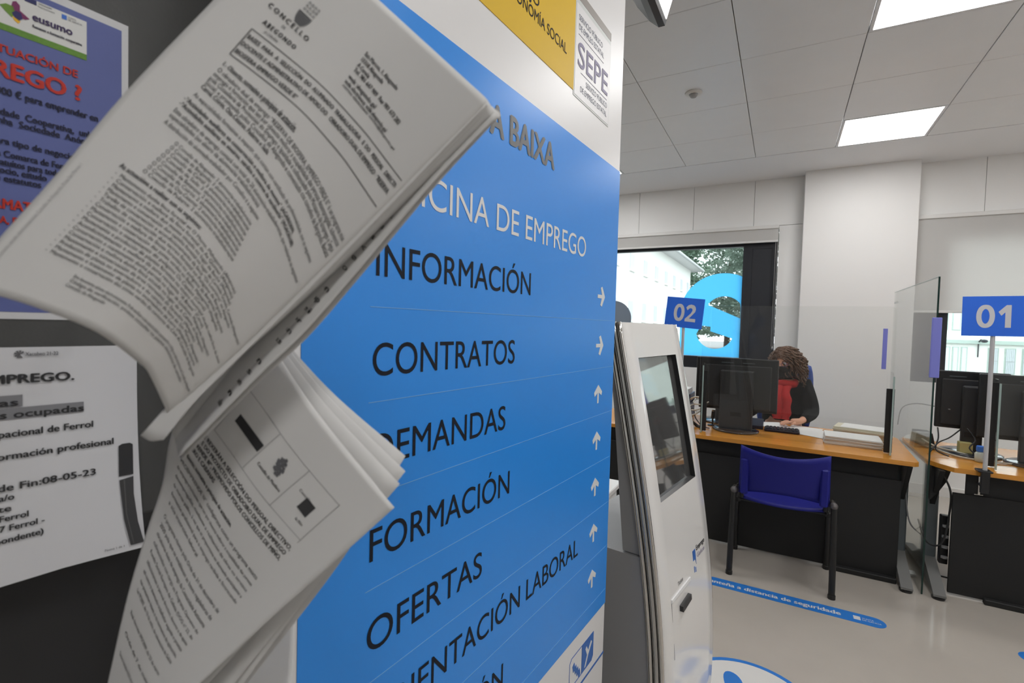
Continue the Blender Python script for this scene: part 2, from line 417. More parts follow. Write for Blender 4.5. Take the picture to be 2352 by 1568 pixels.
for row, (za, zb_) in enumerate(((.50, 1.16), (1.66, 2.2), (2.75, 3.2))):
    for k in range(12):
        xa = 4.02 + k * .185 if (row == 0 and k < 3) else 3.9 + k * .27
        if row == 0 and k >= 3: xa = 4.95 + (k - 3) * .34
        w_ = .09 if row == 0 and k < 3 else .14
        if row == 0 and k >= 3: w_ = .17
        p, q = E2(xa, za), E2(xa + w_, zb_)
        o = MB().box(p[0] - .07, q[0] + .07, Yf - .06, Yf, p[1] - .05, q[1] + .07).obj('window_surround', M_grn, tb)
        MB().box(p[0], q[0], Yf - .08, Yf - .05, p[1], q[1]).obj('pane', mat('far_pane', (.62, .68, .70), .3), o)
        if row == 0 and k >= 3:
            mb = MB()
            for n_ in range(6): xx = p[0] + (q[0] - p[0]) * n_ / 5; mb.box(xx - .008, xx + .008, Yf - .12, Yf - .10, p[1], q[1])
            mb.box(p[0], q[0], Yf - .12, Yf - .10, (p[1] + q[1]) / 2 - .02, (p[1] + q[1]) / 2 + .02).obj('window_bars', mat('bars', (.45, .47, .47), .5), o)
p = E2(4.0, 1.28); MB().box(11.4, 34, Yf - .25, Yf, p[1], p[1] + .3).obj('cornice', M_grn, tb)
lamp = thing('street_lamp', 'dark bracket lamp on the townhouse wall', 'lamp', (14.0, Yf - .3, HC))
q = E2(4.72, 1.28); MB().tube([(q[0], Yf - .05, q[1] + .1), (q[0], Yf - .6, q[1] + .35), (q[0] + .1, Yf - .9, q[1] + .3)], .06, 6).tube([(q[0], Yf - .08, q[1] + .2), (q[0], Yf - .08, q[1] - 1.1)], .04, 6).obj('bracket', M_dark, lamp)
MB().ball((q[0] + .1, Yf - 1.0, q[1] + .25), (.22, .3, .14)).obj('lamp_head', M_dark, lamp)

def tree(x, y, h, cr, label, col, nm):
    t = thing('conifer_tree', label, 'tree', (x, y, -1.6), 'trees beyond the white house')
    MB().tube([(x, y, -1.6), (x + .15, y, h * .4), (x, y, h * .92)], [.5, .34, .1], 8).obj('trunk', mat('bark', (.10, .08, .07), .9, noise=.3, scale=3), t)
    g = np.random.default_rng(int(abs(x * 31 + y * 7))); C = []
    for layer in range(30):
        zc = h * .06 + h * .92 * layer / 29; rad = cr * (1.0 - .55 * (layer / 29) ** 2) * g.uniform(.75, 1.1)
        for br in range(11):
            a = g.uniform(0, 2 * math.pi); k = 62; d = rad * np.sqrt(g.uniform(.03, 1, k))
            c = np.stack([x + math.cos(a) * d, y + math.sin(a) * d, zc - .10 * d + g.normal(0, .12, k)], 1) + g.normal(0, 1, (k, 3)) * np.array([.3, .3, .14]); C.append(c)
    C = np.concatenate(C); n = len(C); sz = g.uniform(.14, .32, (n, 1)); n1 = g.normal(0, 1, (n, 3)); n1[:, 2] *= .3; n1 /= np.linalg.norm(n1, axis=1, keepdims=True)
    n2 = np.cross(n1, g.normal(0, 1, (n, 3))); n2 /= np.linalg.norm(n2, axis=1, keepdims=True)
    V = np.stack([C + sz * n1, C + sz * .5 * n2, C - sz * n1, C - sz * .5 * n2], 1).reshape(-1, 3)
    raw('foliage', V.tolist(), np.arange(4 * n).reshape(-1, 4).tolist(), sheet(nm, col, .35), t)
tree(-12.6, 64, 19, 4.8, 'tall dark conifer whose branches rise above the eaves', (.19, .27, .20), 'needles_dark')
tree(-4.0, 78, 22, 6.2, 'broad grey-green conifer filling the right of the window', (.22, .28, .23), 'needles_grey')
tree(-8.2, 90, 24, 5.6, 'narrow conifer standing between the two nearer trees', (.21, .28, .22), 'needles_mid')
tree(-23.5, 74, 17, 5.5, 'conifer rising behind the roof of the white house', (.2, .28, .22), 'needles_mid')
tree(7.2, 76, 13, 4.5, 'distant conifer low beside the dark window frame', (.2, .28, .22), 'needles_far')

# ================================================================== TOTEM
to = thing('sign_totem', 'tall white and blue directory totem listing office services with arrows', 'sign', FT(.81, 0, -.02))
M_totw = mat('totem_white', (.74, .73, .725), .35)
fbox(MB(), FT, .325, 1.304, .06, 2.46, -.05, 0, bev=.004).obj('panel', M_totw, to)
fbox(MB(), FT, .36, 1.27, 0, .06, -.14, .06, bev=.006).obj('foot', M_steel, to)
fbox(MB(), FT, .337, 1.303, .672, 1.878, 0, .0008).obj('blue_field', M_blue, to)
ft = lambda s, z: FT(s, z, .0014)
M_navy = mat('totem_black_lettering', (.012, .014, .022), .55, spec=.15)
M_tw = mat('totem_white_lettering', (.72, .72, .72), .4)
M_tg = mat('totem_grey_lettering', srgb(104, 106, 108), .4)
lettering('A BAIXA', ft, .689, .9202, 1.778, .0505, M_tg, to, bold=.035, res=4)
lettering('OFICINA DE EMPREGO', ft, .4405, 1.0935, 1.6168, .0462, M_tw, to, res=6)
for s, a, b, z, c in (('INFORMACIÓN', .4436, .8386, 1.5095, .0432), ('CONTRATOS', .4406, .7866, 1.3775, .0436), ('DEMANDAS', .4415, .7606, 1.2558, .0436),
                      ('FORMACIÓN', .4411, .7805, 1.1293, .0432), ('OFERTAS', .4389, .6975, 1.0045, .0440), ('ORIENTACIÓN LABORAL', .4400, 1.1041, .8845, .0430), ('PRESTACIÓN', .4411, .776, .757, .0430)):
    lettering(s, ft, a, b, z, c, M_navy, to, res=6)
M_sep = mat('totem_fine_line', srgb(120, 175, 222), .4)
for z in (1.4685, 1.3432, 1.219, 1.0912, .963, .838, .714):
    fbox(MB(), FT, .435, 1.297, z - .0004, z + .0004, .0008, .0013).obj('divider_line', M_sep, to)
def arrow(z, up):
    P = [(-.024, -.0045), (.0035, -.0045), (-.0055, -.022), (.0045, -.026), (.024, 0), (.0045, .026), (-.0055, .022), (.0035, .0045), (-.024, .0045)]
    P = [(y, x) for x, y in P] if up else P
    if up: P = P[::-1]
    MB().prism([(1.199 + x, z + y) for x, y in P], lambda x, y, h: FT(x, y, h), .0008, .0016).obj('arrow', M_tw, to)
arrow(1.5295, False); arrow(1.4025, False)
for z in (1.2755, 1.1527, 1.030, .9073, .7844): arrow(z, True)
# head labels
M_yel = mat('label_yellow', srgb(218, 178, 36), .5, spec=.3)
fbox(MB(), FT, .44, 1.0, 1.9765, 2.30, 0, .001).obj('yellow_label', M_yel, to)
lettering('TRABAJO', lambda s, z: FT(s, z, .0016), .70, .84, 2.0665, .021, M_navy, to)
lettering('ECONOMÍA SOCIAL', lambda s, z: FT(s, z, .0016), .728, .9615, 2.0358, .021, M_navy, to)
fbox(MB(), FT, 1.0003, 1.2065, 1.9665, 2.1825, 0, .001).obj('grey_label_border', mat('label_border', (.60, .62, .60), .4), to)
fbox(MB(), FT, 1.004, 1.2035, 1.9705, 2.171, .001, .0015).obj('white_label', mat('label_white', (.74, .73, .73), .4), to)
fbox(MB(), FT, 1.0003, 1.2075, 2.183, 2.2025, 0, .0012).obj('grey_stripe', mat('label_stripe', srgb(150, 144, 138), .4), to)
M_lil = mat('label_lilac_ink', srgb(128, 122, 150), .5); M_slate = mat('label_slate_ink', srgb(110, 114, 130), .5)
fl_ = lambda s, z: FT(s, z, .002)
lettering('SEPE', fl_, 1.0172, 1.1915, 2.0388, .0535, M_lil, to, bold=.012, res=5)
for s, a, b, z in (('SERVICIO PÚBLICO', 1.0168, 1.152, 2.139), ('DE EMPLEO ESTATAL', 1.018, 1.162, 2.1185), ('SERVIZO PÚBLICO', 1.063, 1.191, 2.0073), ('DE EMPREGO ESTATAL', 1.0336, 1.1901, 1.986)):
    lettering(s, fl_, a, b, z, .0125, M_slate, to)
for a, b, z in ((1.0177, 1.1619, 2.1075), (1.0339, 1.1893, 2.028)):
    fbox(MB(), FT, a, b, z - .0006, z + .0006, .0015, .002).obj('rule', M_slate, to)
# foot emblem
M_emb = mat('emblem_blue', srgb(42, 100, 178), .4)
pt = lambda x, y, h: FT(x, y, h)
hexa = [(1.0795, .6185), (1.0895, .6285), (1.2255, .6285), (1.2255, .563), (1.2155, .553), (1.0795, .553)]
inn = [(1.0807, .6178), (1.0901, .6273), (1.152, .6273), (1.152, .5542), (1.0807, .5542)]
MB().prism(hexa, pt, 0, .001, [inn]).obj('emblem', M_emb, to)
MB().prism([(1.168, .560), (1.176, .560), (1.191, .5835), (1.2145, .607), (1.208, .613), (1.1905, .596), (1.179, .612), (1.1725, .607), (1.184, .586)], pt, .001, .0016).obj('emblem_arrow', M_tw, to)
zz = MB()
for k in range(4): zz.prism([(1.097 + k * .011, .603 - k * .011), (1.107 + k * .011, .609 - k * .011), (1.112 + k * .011, .592 - k * .011), (1.102 + k * .011, .586 - k * .011)], pt, 0, .001)
zz.obj('emblem_zigzag', M_emb, to)
fbox(MB(), FT, .44, 1.303, .5255, .5315, 0, .0008).obj('foot_rule', M_emb, to)

# ================================================================== POSTERS
p1 = thing('poster', 'blue employment poster with red headline and white frame', 'poster', FB(.1, 1.4428, 0))
fbox(MB(), FB, .0045, .2155, 1.4428, 1.7462, .0002, .0008).obj('poster_sheet', mat('poster_white', (.62, .62, .63), .6), p1)
M_pblue = mat('poster_blue', srgb(92, 102, 158), .6, noise=.06, scale=30)
fbox(MB(), FB, .0085, .2097, 1.4492, 1.7385, .0008, .0011).obj('blue_field', M_pblue, p1)
fbox(MB(), FB, .055, .1815, 1.7015, 1.7327, .0011, .0014).obj('logo_field', mat('poster_logo_white', (.68, .68, .66), .6), p1)
fbox(MB(), FB, .055, .1815, 1.6958, 1.7015, .0011, .0014).obj('green_band', mat('poster_green', srgb(96, 140, 48), .6, noise=.3, scale=400), p1)
fp = lambda s, z: FB(s, z, .0017)
pf = lambda x, y, h: FB(x, y, h)
for nm, col, poly in (('star_green', (104, 142, 48), [(.1215, 1.7165), (.1255, 1.7125), (.1292, 1.7095), (.1318, 1.7135), (.13, 1.7195), (.1255, 1.7195)]),
                      ('star_plum', (120, 40, 92), [(.1285, 1.7165), (.1298, 1.7235), (.132, 1.725), (.1345, 1.7225), (.1345, 1.718), (.1408, 1.7138), (.138, 1.7118), (.134, 1.712)]),
                      ('star_navy', (44, 36, 96), [(.1292, 1.7135), (.1318, 1.7165), (.1352, 1.716), (.1362, 1.7115), (.134, 1.709), (.131, 1.7105)]),
                      ('star_yellow', (232, 180, 40), [(.1292, 1.711), (.131, 1.7075), (.1335, 1.7062), (.1348, 1.7085), (.132, 1.7098)])):
    MB().prism(poly, pf, .0014, .0017 if nm != 'star_navy' else .0019).obj(nm, mat('ink_' + nm, srgb(*col), .6), p1)
MB().prism([(.1376, 1.7285), (.1376, 1.7325), (.1455, 1.7325), (.1455, 1.7285)], pf, .0014, .0017).obj('flag', mat('ink_flag', srgb(40, 44, 96), .6), p1)
MB().prism([(.163, 1.7265), (.163, 1.7305), (.1666, 1.7305), (.1666, 1.7265)], pf, .0014, .0017).obj('blue_mark', mat('ink_mark', srgb(58, 110, 200), .6), p1)
M_ppur = mat('ink_purple', srgb(60, 44, 92), .6); M_red = mat('ink_red', srgb(190, 44, 26), .6); M_pnavy = mat('ink_navy', srgb(26, 28, 58), .6)
lettering('eusumo', fp, .1428, .1705, 1.7142, .0066, M_ppur, p1, bold=.03)
lettering('Fomento e formación cooperativa', fp, .1428, .1777, 1.7077, .0024, M_pnavy, p1, bold=.02, res=2)
lettering('UNIÓN EUROPEA', fp, .1465, .156, 1.7302, .0016, M_greyink, p1, res=2); lettering('Fondo Social Europeo', fp, .1465, .158, 1.7278, .0016, M_greyink, p1, res=2)
lettering('XUNTA', fp, .1675, .1735, 1.7290, .0016, M_greyink, p1, res=2); lettering('DE GALICIA', fp, .1675, .178, 1.7268, .0016, M_greyink, p1, res=2)
lettering('SITUACIÓN DE', fp, .1135, .1745, 1.6762, .0066, M_red, p1, bold=.03)
lettering('DESEMPREGO ?', fp, .052, .177, 1.6552, .0138, M_red, p1, bold=.04)
for s, a, b, z, c in (('10.000 € para emprender en', .112, .190, 1.640, .0062), ('sociedade  Cooperativa,  unha', .108, .188, 1.6222, .0058), ('crear unha  Sociedade  Anónima', .100, .190, 1.6147, .0058),
                      ('calquera tipo de negocio', .1045, .172, 1.5972, .0056), ('na Comarca de Ferrol', .1165, .170, 1.5860, .0056), ('gratuítos para todos', .1165, .164, 1.5785, .0056),
                      ('negocio, estudo', .1125, .1517, 1.5716, .0056), ('e estatutos', .1185, .148, 1.5645, .0056)):
    lettering(s, fp, a, b, z, c, M_pnavy, p1, bold=.028)
lettering('INFÓRMATE', fp, .095, .146, 1.5405, .0086, M_red, p1, bold=.035); lettering('A CORUÑA, FERROL', fp, .090, .152, 1.5275, .0062, M_red, p1, bold=.03)

p2 = thing('notice_sheet', 'white printed course notice with a black pen drawing, below the blue poster', 'notice', FB(.08, 1.2, 0))
g = 14; vs = []; fs = []
for i in range(g + 1):
    for j in range(g + 1):
        u, v = i / g, j / g
        s_ = -.073 + u * (.2962 + .005 * (v ** 3)); z_ = 1.4172 - v * .2168
        vs.append(FB(s_, z_, .0012 + .010 * max(0, u - .8) * 5 * v * v))
for i in range(g):
    for j in range(g): a = i * (g + 1) + j; fs.append([a, a + 1, a + g + 2, a + g + 1])
raw('paper', vs, fs, mat('notice_paper', (.64, .64, .66), .6), p2, True)
fq = lambda s, z: FB(s, z, .0018 + .010 * max(0, (s + .073) / .2962 - .8) * 5 * ((1.4172 - z) / .2168) ** 2)
pq = lambda x, y, h: tuple(Vector(fq(x, y)) + NS * h)
M_hl = mat('ink_highlight', srgb(128, 128, 132), .7)
MB().prism([(.07, 1.3632), (.07, 1.3738), (.1345, 1.3738), (.1345, 1.3632)], pq, 0, .0002).obj('highlight', M_hl, p2)
MB().prism([(.05, 1.3522), (.05, 1.3622), (.1785, 1.3622), (.1785, 1.3522)], pq, 0, .0002).obj('highlight', M_hl, p2)
fq2 = lambda s, z: tuple(Vector(fq(s, z)) + NS * .0005)
lettering('Xacobeo 21-22', fq2, .1365, .1594, 1.4094, .0032, M_greyink, p2, bold=.01)
mb = MB()
for k in range(7):
    a = math.radians(40 + k * 42); mb.prism([(.1328, 1.4108), (.1328 + .0036 * math.cos(a - .22), 1.4108 + .0036 * math.sin(a - .22)), (.1328 + .0036 * math.cos(a + .22), 1.4108 + .0036 * math.sin(a + .22))], pq, 0, .0004)
mb.obj('shell_mark', M_greyink, p2)
for s, a, b, z, c, bo in (('DE EMPREGO.', .085, .1709, 1.3847, .0078, .045), ('Persoas', .083, .1314, 1.3643, .0062, .03), ('Persoas ocupadas', .083, .1783, 1.3533, .0062, .035), ('Centro ocupacional de Ferrol', .075, .1855, 1.3360, .0062, .028),
                      ('Curso de formación profesional', .075, .202, 1.3158, .0062, .028), ('Data prevista de Fin:08-05-23', .055, .1873, 1.2874, .0062, .028), ('Técnico/a/o', .090, .1285, 1.2787, .0054, .028), ('docente', .092, .1265, 1.2688, .0054, .028),
                      ('Campus de Ferrol', .080, .1379, 1.2600, .0054, .028), ('15407 Ferrol -', .1045, .149, 1.2507, .0054, .028), ('(correspondente)', .093, .1482, 1.2400, .0054, .028), ('Páxina 1 de 1', .1939, .2095, 1.2063, .0022, 0)):
    lettering(s, fq2, a, b, z, c, M_ink, p2, bold=bo)
MB().prism([(.2065, 1.2806), (.2065, 1.3125), (.2095, 1.3142), (.2160, 1.3142), (.2186, 1.3125), (.2186, 1.2806)], pq, 0, .0004).obj('pen_cap', M_ink, p2)
MB().prism([(.2068, 1.2765), (.2186, 1.2785), (.2186, 1.2600), (.2215, 1.2300), (.2262, 1.2065), (.2150, 1.2063), (.2100, 1.2350), (.2080, 1.2600)], pq, 0, .0004).obj('pen_body', mat('ink_charcoal', (.045, .045, .047), .6), p2)
MB().prism([(.2100, 1.2765), (.2112, 1.2767), (.2125, 1.2400), (.2180, 1.2075), (.2170, 1.2075), (.2115, 1.2400)], pq, .0004, .0006).obj('pen_shine', mat('ink_mid_grey', (.09, .09, .09), .6), p2)

# ================================================================== HANGING DOCUMENTS
CTRL = {
'A': [[(-0.2927, 0.2155, 1.711), (-0.245, 0.2558, 1.6636), (-0.1845, 0.2868, 1.6049)], [(-0.3829, 0.0849, 1.4604), (-0.3682, 0.0982, 1.4577), (-0.3484, 0.1183, 1.4469), (-0.3394, 0.1314, 1.438), (-0.3396, 0.1498, 1.4214), (-0.3398, 0.1547, 1.4161), (-0.3504, 0.1712, 1.3871)], [(-0.2927, 0.2155, 1.711), (-0.3201, 0.182, 1.6477), (-0.3455, 0.1463, 1.5815), (-0.3613, 0.1196, 1.5276), (-0.3734, 0.0998, 1.4897), (-0.3829, 0.0849, 1.4604)], [(-0.1845, 0.2868, 1.6049), (-0.2296, 0.2565, 1.545), (-0.274, 0.2255, 1.485), (-0.3199, 0.1925, 1.4238), (-0.3504, 0.1712, 1.3871)]],
'D': [[(-0.3624, 0.219, 1.4674), (-0.3279, 0.2382, 1.4181), (-0.3023, 0.2507, 1.3788), (-0.2699, 0.2628, 1.341), (-0.2447, 0.2723, 1.3134)], [(-0.4263, 0.164, 1.1538), (-0.3965, 0.1644, 1.1592), (-0.37, 0.1672, 1.1631)], [(-0.3624, 0.219, 1.4674), (-0.411, 0.2042, 1.3584), (-0.418, 0.201, 1.3181), (-0.4245, 0.1939, 1.2838), (-0.4268, 0.1822, 1.2382), (-0.4258, 0.1697, 1.1817), (-0.4263, 0.164, 1.1538)], [(-0.2447, 0.2723, 1.3134), (-0.2686, 0.2515, 1.2848), (-0.3046, 0.2215, 1.2428), (-0.3434, 0.1896, 1.1961), (-0.37, 0.1672, 1.1631)]],
'B': [[(-0.1898, 0.2877, 1.6084), (-0.1827, 0.2891, 1.6014)], [(-0.3617, 0.1611, 1.3717), (-0.3548, 0.1636, 1.3687), (-0.3463, 0.1672, 1.3698)], [(-0.1898, 0.2877, 1.6084), (-0.2772, 0.2281, 1.4893), (-0.3499, 0.1753, 1.3952), (-0.3617, 0.1611, 1.3717)], [(-0.1827, 0.2891, 1.6014), (-0.2714, 0.2287, 1.481), (-0.3166, 0.1958, 1.4207), (-0.3365, 0.1791, 1.3918), (-0.3463, 0.1672, 1.3698)]],
'C': [[(-0.2007, 0.2957, 1.617), (-0.1913, 0.3028, 1.608), (-0.1766, 0.2945, 1.5956)], [(-0.373, 0.1856, 1.3687), (-0.3713, 0.1873, 1.3593), (-0.3482, 0.177, 1.3559)], [(-0.2007, 0.2957, 1.617), (-0.2985, 0.2346, 1.4878), (-0.373, 0.1856, 1.3687)], [(-0.1766, 0.2945, 1.5956), (-0.213, 0.2715, 1.5482), (-0.2587, 0.2402, 1.4783), (-0.2847, 0.2221, 1.4395), (-0.3058, 0.2071, 1.4131), (-0.3482, 0.177, 1.3559)]],
'C2': [[(-0.203, 0.2991, 1.6189), (-0.1787, 0.2991, 1.5963)], [(-0.3759, 0.1885, 1.3662), (-0.3543, 0.1826, 1.3519)], [(-0.203, 0.2991, 1.6189), (-0.302, 0.2373, 1.4882), (-0.3759, 0.1885, 1.3662)], [(-0.1787, 0.2991, 1.5963), (-0.2146, 0.2774, 1.5482), (-0.2606, 0.2459, 1.4765), (-0.2871, 0.2275, 1.4367), (-0.3092, 0.212, 1.4101), (-0.3543, 0.1826, 1.3519)]],
'D2': [[(-0.3556, 0.2262, 1.4627), (-0.3105, 0.2504, 1.3867), (-0.2525, 0.2728, 1.3182)], [(-0.4266, 0.17, 1.1394), (-0.3768, 0.1784, 1.1487)], [(-0.3556, 0.2262, 1.4627), (-0.4118, 0.2128, 1.3553), (-0.4291, 0.1936, 1.2539), (-0.4266, 0.17, 1.1394)], [(-0.2525, 0.2728, 1.3182), (-0.3209, 0.2261, 1.2307), (-0.3768, 0.1784, 1.1487)]],
'D3': [[(-0.354, 0.2304, 1.4596), (-0.3067, 0.256, 1.3903), (-0.2468, 0.2798, 1.3285)], [(-0.4301, 0.1714, 1.1369), (-0.3634, 0.1889, 1.1403)], [(-0.354, 0.2304, 1.4596), (-0.415, 0.2145, 1.3546), (-0.4325, 0.1952, 1.2523), (-0.4301, 0.1714, 1.1369)], [(-0.2468, 0.2798, 1.3285), (-0.3111, 0.2349, 1.2315), (-0.3634, 0.1889, 1.1403)]],
'D4': [[(-0.3539, 0.2338, 1.4581), (-0.306, 0.26, 1.394), (-0.2454, 0.2843, 1.3372)], [(-0.4336, 0.1728, 1.1343), (-0.3583, 0.195, 1.138)], [(-0.3539, 0.2338, 1.4581), (-0.4181, 0.2161, 1.3539), (-0.4358, 0.1967, 1.2508), (-0.4336, 0.1728, 1.1343)], [(-0.2454, 0.2843, 1.3372), (-0.3077, 0.2403, 1.2346), (-0.3583, 0.195, 1.138)]],
'D5': [[(-0.3531, 0.2387, 1.4533), (-0.3072, 0.264, 1.3968), (-0.2485, 0.2875, 1.3476)], [(-0.4383, 0.1747, 1.1309), (-0.3675, 0.194, 1.1247)], [(-0.3531, 0.2387, 1.4533), (-0.4224, 0.2183, 1.3529), (-0.4403, 0.1987, 1.2487), (-0.4383, 0.1747, 1.1309)], [(-0.2485, 0.2875, 1.3476), (-0.2797, 0.2619, 1.2773), (-0.3115, 0.2424, 1.2237), (-0.3366, 0.227, 1.1842), (-0.3675, 0.194, 1.1247)]],
'E': [[(-0.4095, 0.2552, 1.1787), (-0.3727, 0.2869, 1.1777)], [(-0.4066, 0.2316, 1.118), (-0.3565, 0.2704, 1.1118)], [(-0.4095, 0.2552, 1.1787), (-0.4066, 0.2316, 1.118)], [(-0.3727, 0.2869, 1.1777), (-0.364, 0.279, 1.1457), (-0.3565, 0.2704, 1.1118)]],
}
def smooth_line(P, n):
    P = np.array(P, float)
    seg = np.r_[0, np.cumsum(np.linalg.norm(np.diff(P, axis=0), axis=1))]; seg /= seg[-1]; m = len(P); T = np.zeros_like(P)
    for i in range(m):
        a, b = max(i - 1, 0), min(i + 1, m - 1); T[i] = (P[b] - P[a]) / (seg[b] - seg[a])
    out = []
    for t in np.linspace(0, 1, n):
        i = min(np.searchsorted(seg, t, side='right') - 1, m - 2); h = seg[i + 1] - seg[i]; s = (t - seg[i]) / h
        out.append((2 * s**3 - 3 * s**2 + 1) * P[i] + (s**3 - 2 * s**2 + s) * h * T[i] + (-2 * s**3 + 3 * s**2) * P[i + 1] + (s**3 - s**2) * h * T[i + 1])
    return np.array(out)
def patch(key, nu=40, nv=56, bulge=0.0):
    top, bot, left, right = CTRL[key]
    c0, c1, d0, d1 = smooth_line(top, nu), smooth_line(bot, nu), smooth_line(left, nv), smooth_line(right, nv)
    u = np.linspace(0, 1, nu)[None, :, None]; v = np.linspace(0, 1, nv)[:, None, None]
    S = (1 - v) * c0[None] + v * c1[None] + (1 - u) * d0[:, None] + u * d1[:, None]
    S = S - ((1 - u) * (1 - v) * c0[0] + u * (1 - v) * c0[-1] + (1 - u) * v * c1[0] + u * v * c1[-1])
    du = np.gradient(S, axis=1); dv = np.gradient(S, axis=0); N = np.cross(dv, du); N /= np.linalg.norm(N, axis=2, keepdims=True) + 1e-9
    if bulge: S = S + N * bulge * np.sin(np.pi * u) * np.sin(np.pi * v)
    return S, N
def patch_obj(S, N, name, m, parent, th=.0003, curl=0.0):
    nv, nu, _ = S.shape
    if curl:                                             # right margin rolls away behind the page
        ext = []; tdir = S[:, -1] - S[:, -3]; tdir /= np.linalg.norm(tdir, axis=1, keepdims=True); nn = N[:, -1]
        for k in range(1, 7):
            a = k * math.radians(26); ext.append(S[:, -1] + curl * (math.sin(a) * tdir - (1 - math.cos(a)) * nn))
        ext = np.stack(ext, 1); S = np.concatenate([S, ext], 1); du = np.gradient(S, axis=1); dv = np.gradient(S, axis=0)
        N = np.cross(dv, du); N /= np.linalg.norm(N, axis=2, keepdims=True) + 1e-9; nu = S.shape[1]
    Bk = S - N * th
    vs = [tuple(p) for p in S.reshape(-1, 3)] + [tuple(p) for p in Bk.reshape(-1, 3)]; n = nu * nv; fs = []
    for i in range(nv - 1):
        for j in range(nu - 1):
            a = i * nu + j; fs.append([a, a + nu, a + nu + 1, a + 1]); fs.append([n + a, n + a + 1, n + a + nu + 1, n + a + nu])
    for i in range(nv - 1): fs.append([i * nu, n + i * nu, n + (i + 1) * nu, (i + 1) * nu]); e = i * nu + nu - 1; fs.append([e, e + nu, n + e + nu, n + e])
    for j in range(nu - 1): fs.append([j, j + 1, n + j + 1, n + j]); e = (nv - 1) * nu + j; fs.append([e, n + e, n + e + 1, e + 1])
    return raw(name, vs, fs, m, parent, True)
def on_patch(S, N, off=.0005):
    nv, nu, _ = S.shape
    def fn(u, v):
        u = min(max(u, 0), 1); v = min(max(v, 0), 1)
        x = u * (nu - 1); y = v * (nv - 1); i = min(int(x), nu - 2); j = min(int(y), nv - 2); a = x - i; b = y - j
        p = (1 - a) * (1 - b) * S[j, i] + a * (1 - b) * S[j, i + 1] + (1 - a) * b * S[j + 1, i] + a * b * S[j + 1, i + 1]
        return tuple(p + N[min(j, nv - 1), min(i, nu - 1)] * off)
    return fn
def hook(base, tip, corner, label):
    h = thing('paper_hook', label, 'hook', base)
    b, t, c = Vector(base), Vector(tip), Vector(corner)
    MB().ball(b, (.012, .012, .012)).obj('wall_plate', M_steel, h)
    MB().tube([b, t, t + (t - b).normalized() * .006 + Vector((0, 0, .008))], .0018, 6).obj('arm', M_dark, h)
    MB().tube([t, (t + c) / 2 + Vector((.0008, 0, 0)), c], .0006, 5).obj('cord', M_dark, h)

doc = thing('hanging_document', 'upper stapled document hanging askew in front of the totem, with a boxed title', 'document', CTRL['A'][0][0])
S, N = patch('A')
patch_obj(S, N, 'front_page', M_paper, doc, curl=.0045)
for k, (q, cu) in enumerate((('B', 0), ('C', 0), ('C2', 0))):
    S2, N2 = patch(q, 16, 40); patch_obj(S2, N2, 'inner_page', M_paper, doc)
    if q == 'C': SC_, NC_ = S2, N2
for k in range(3):
    patch_obj(S - N * (.0008 + .0009 * k), N, 'inner_page', M_paper, doc, curl=.006 + .002 * k)
pa0 = on_patch(S, N)
KV, KD = [0, .2, .25, .30, .345, .375, .45, .55, .6, .69, .80, .89, 1], [.02, .05, .012, .012, .018, .09, .118, .105, .1, .083, .055, .03, .02]
pa = lambda u, v: pa0(u, v + float(np.interp(v, KV, KD)) * (u - .17))
def doc_text(rows, fn, parent, m=M_ink, asp=1.75):
    """rows: (text, u0, u1, v baseline, cap height in v, bold); clipped at u = 1.0"""
    for s, a, b, v, c, bo in rows:
        mb = MB(); vv, f = text2d(s, 2); k = c / CAP; lo, hi = vv[:, 0].min(), vv[:, 0].max(); kx = (b - a) / (hi - lo)
        for q_, dx in enumerate((-bo, bo) if bo else (0,)):
            P = [(a + (x - lo) * kx + dx * kx, v - y * k) for x, y in vv]
            keep = [t for t in f if all(P[i][0] < .998 for i in t)]
            mb.add([tuple(np.array(fn(min(x, .9999), y)) * (1 - q_ * .0004) + np.array((0, 0, HC)) * q_ * .0004) for x, y in P], keep)
        mb.obj('lettering', m, parent)
L = .0105
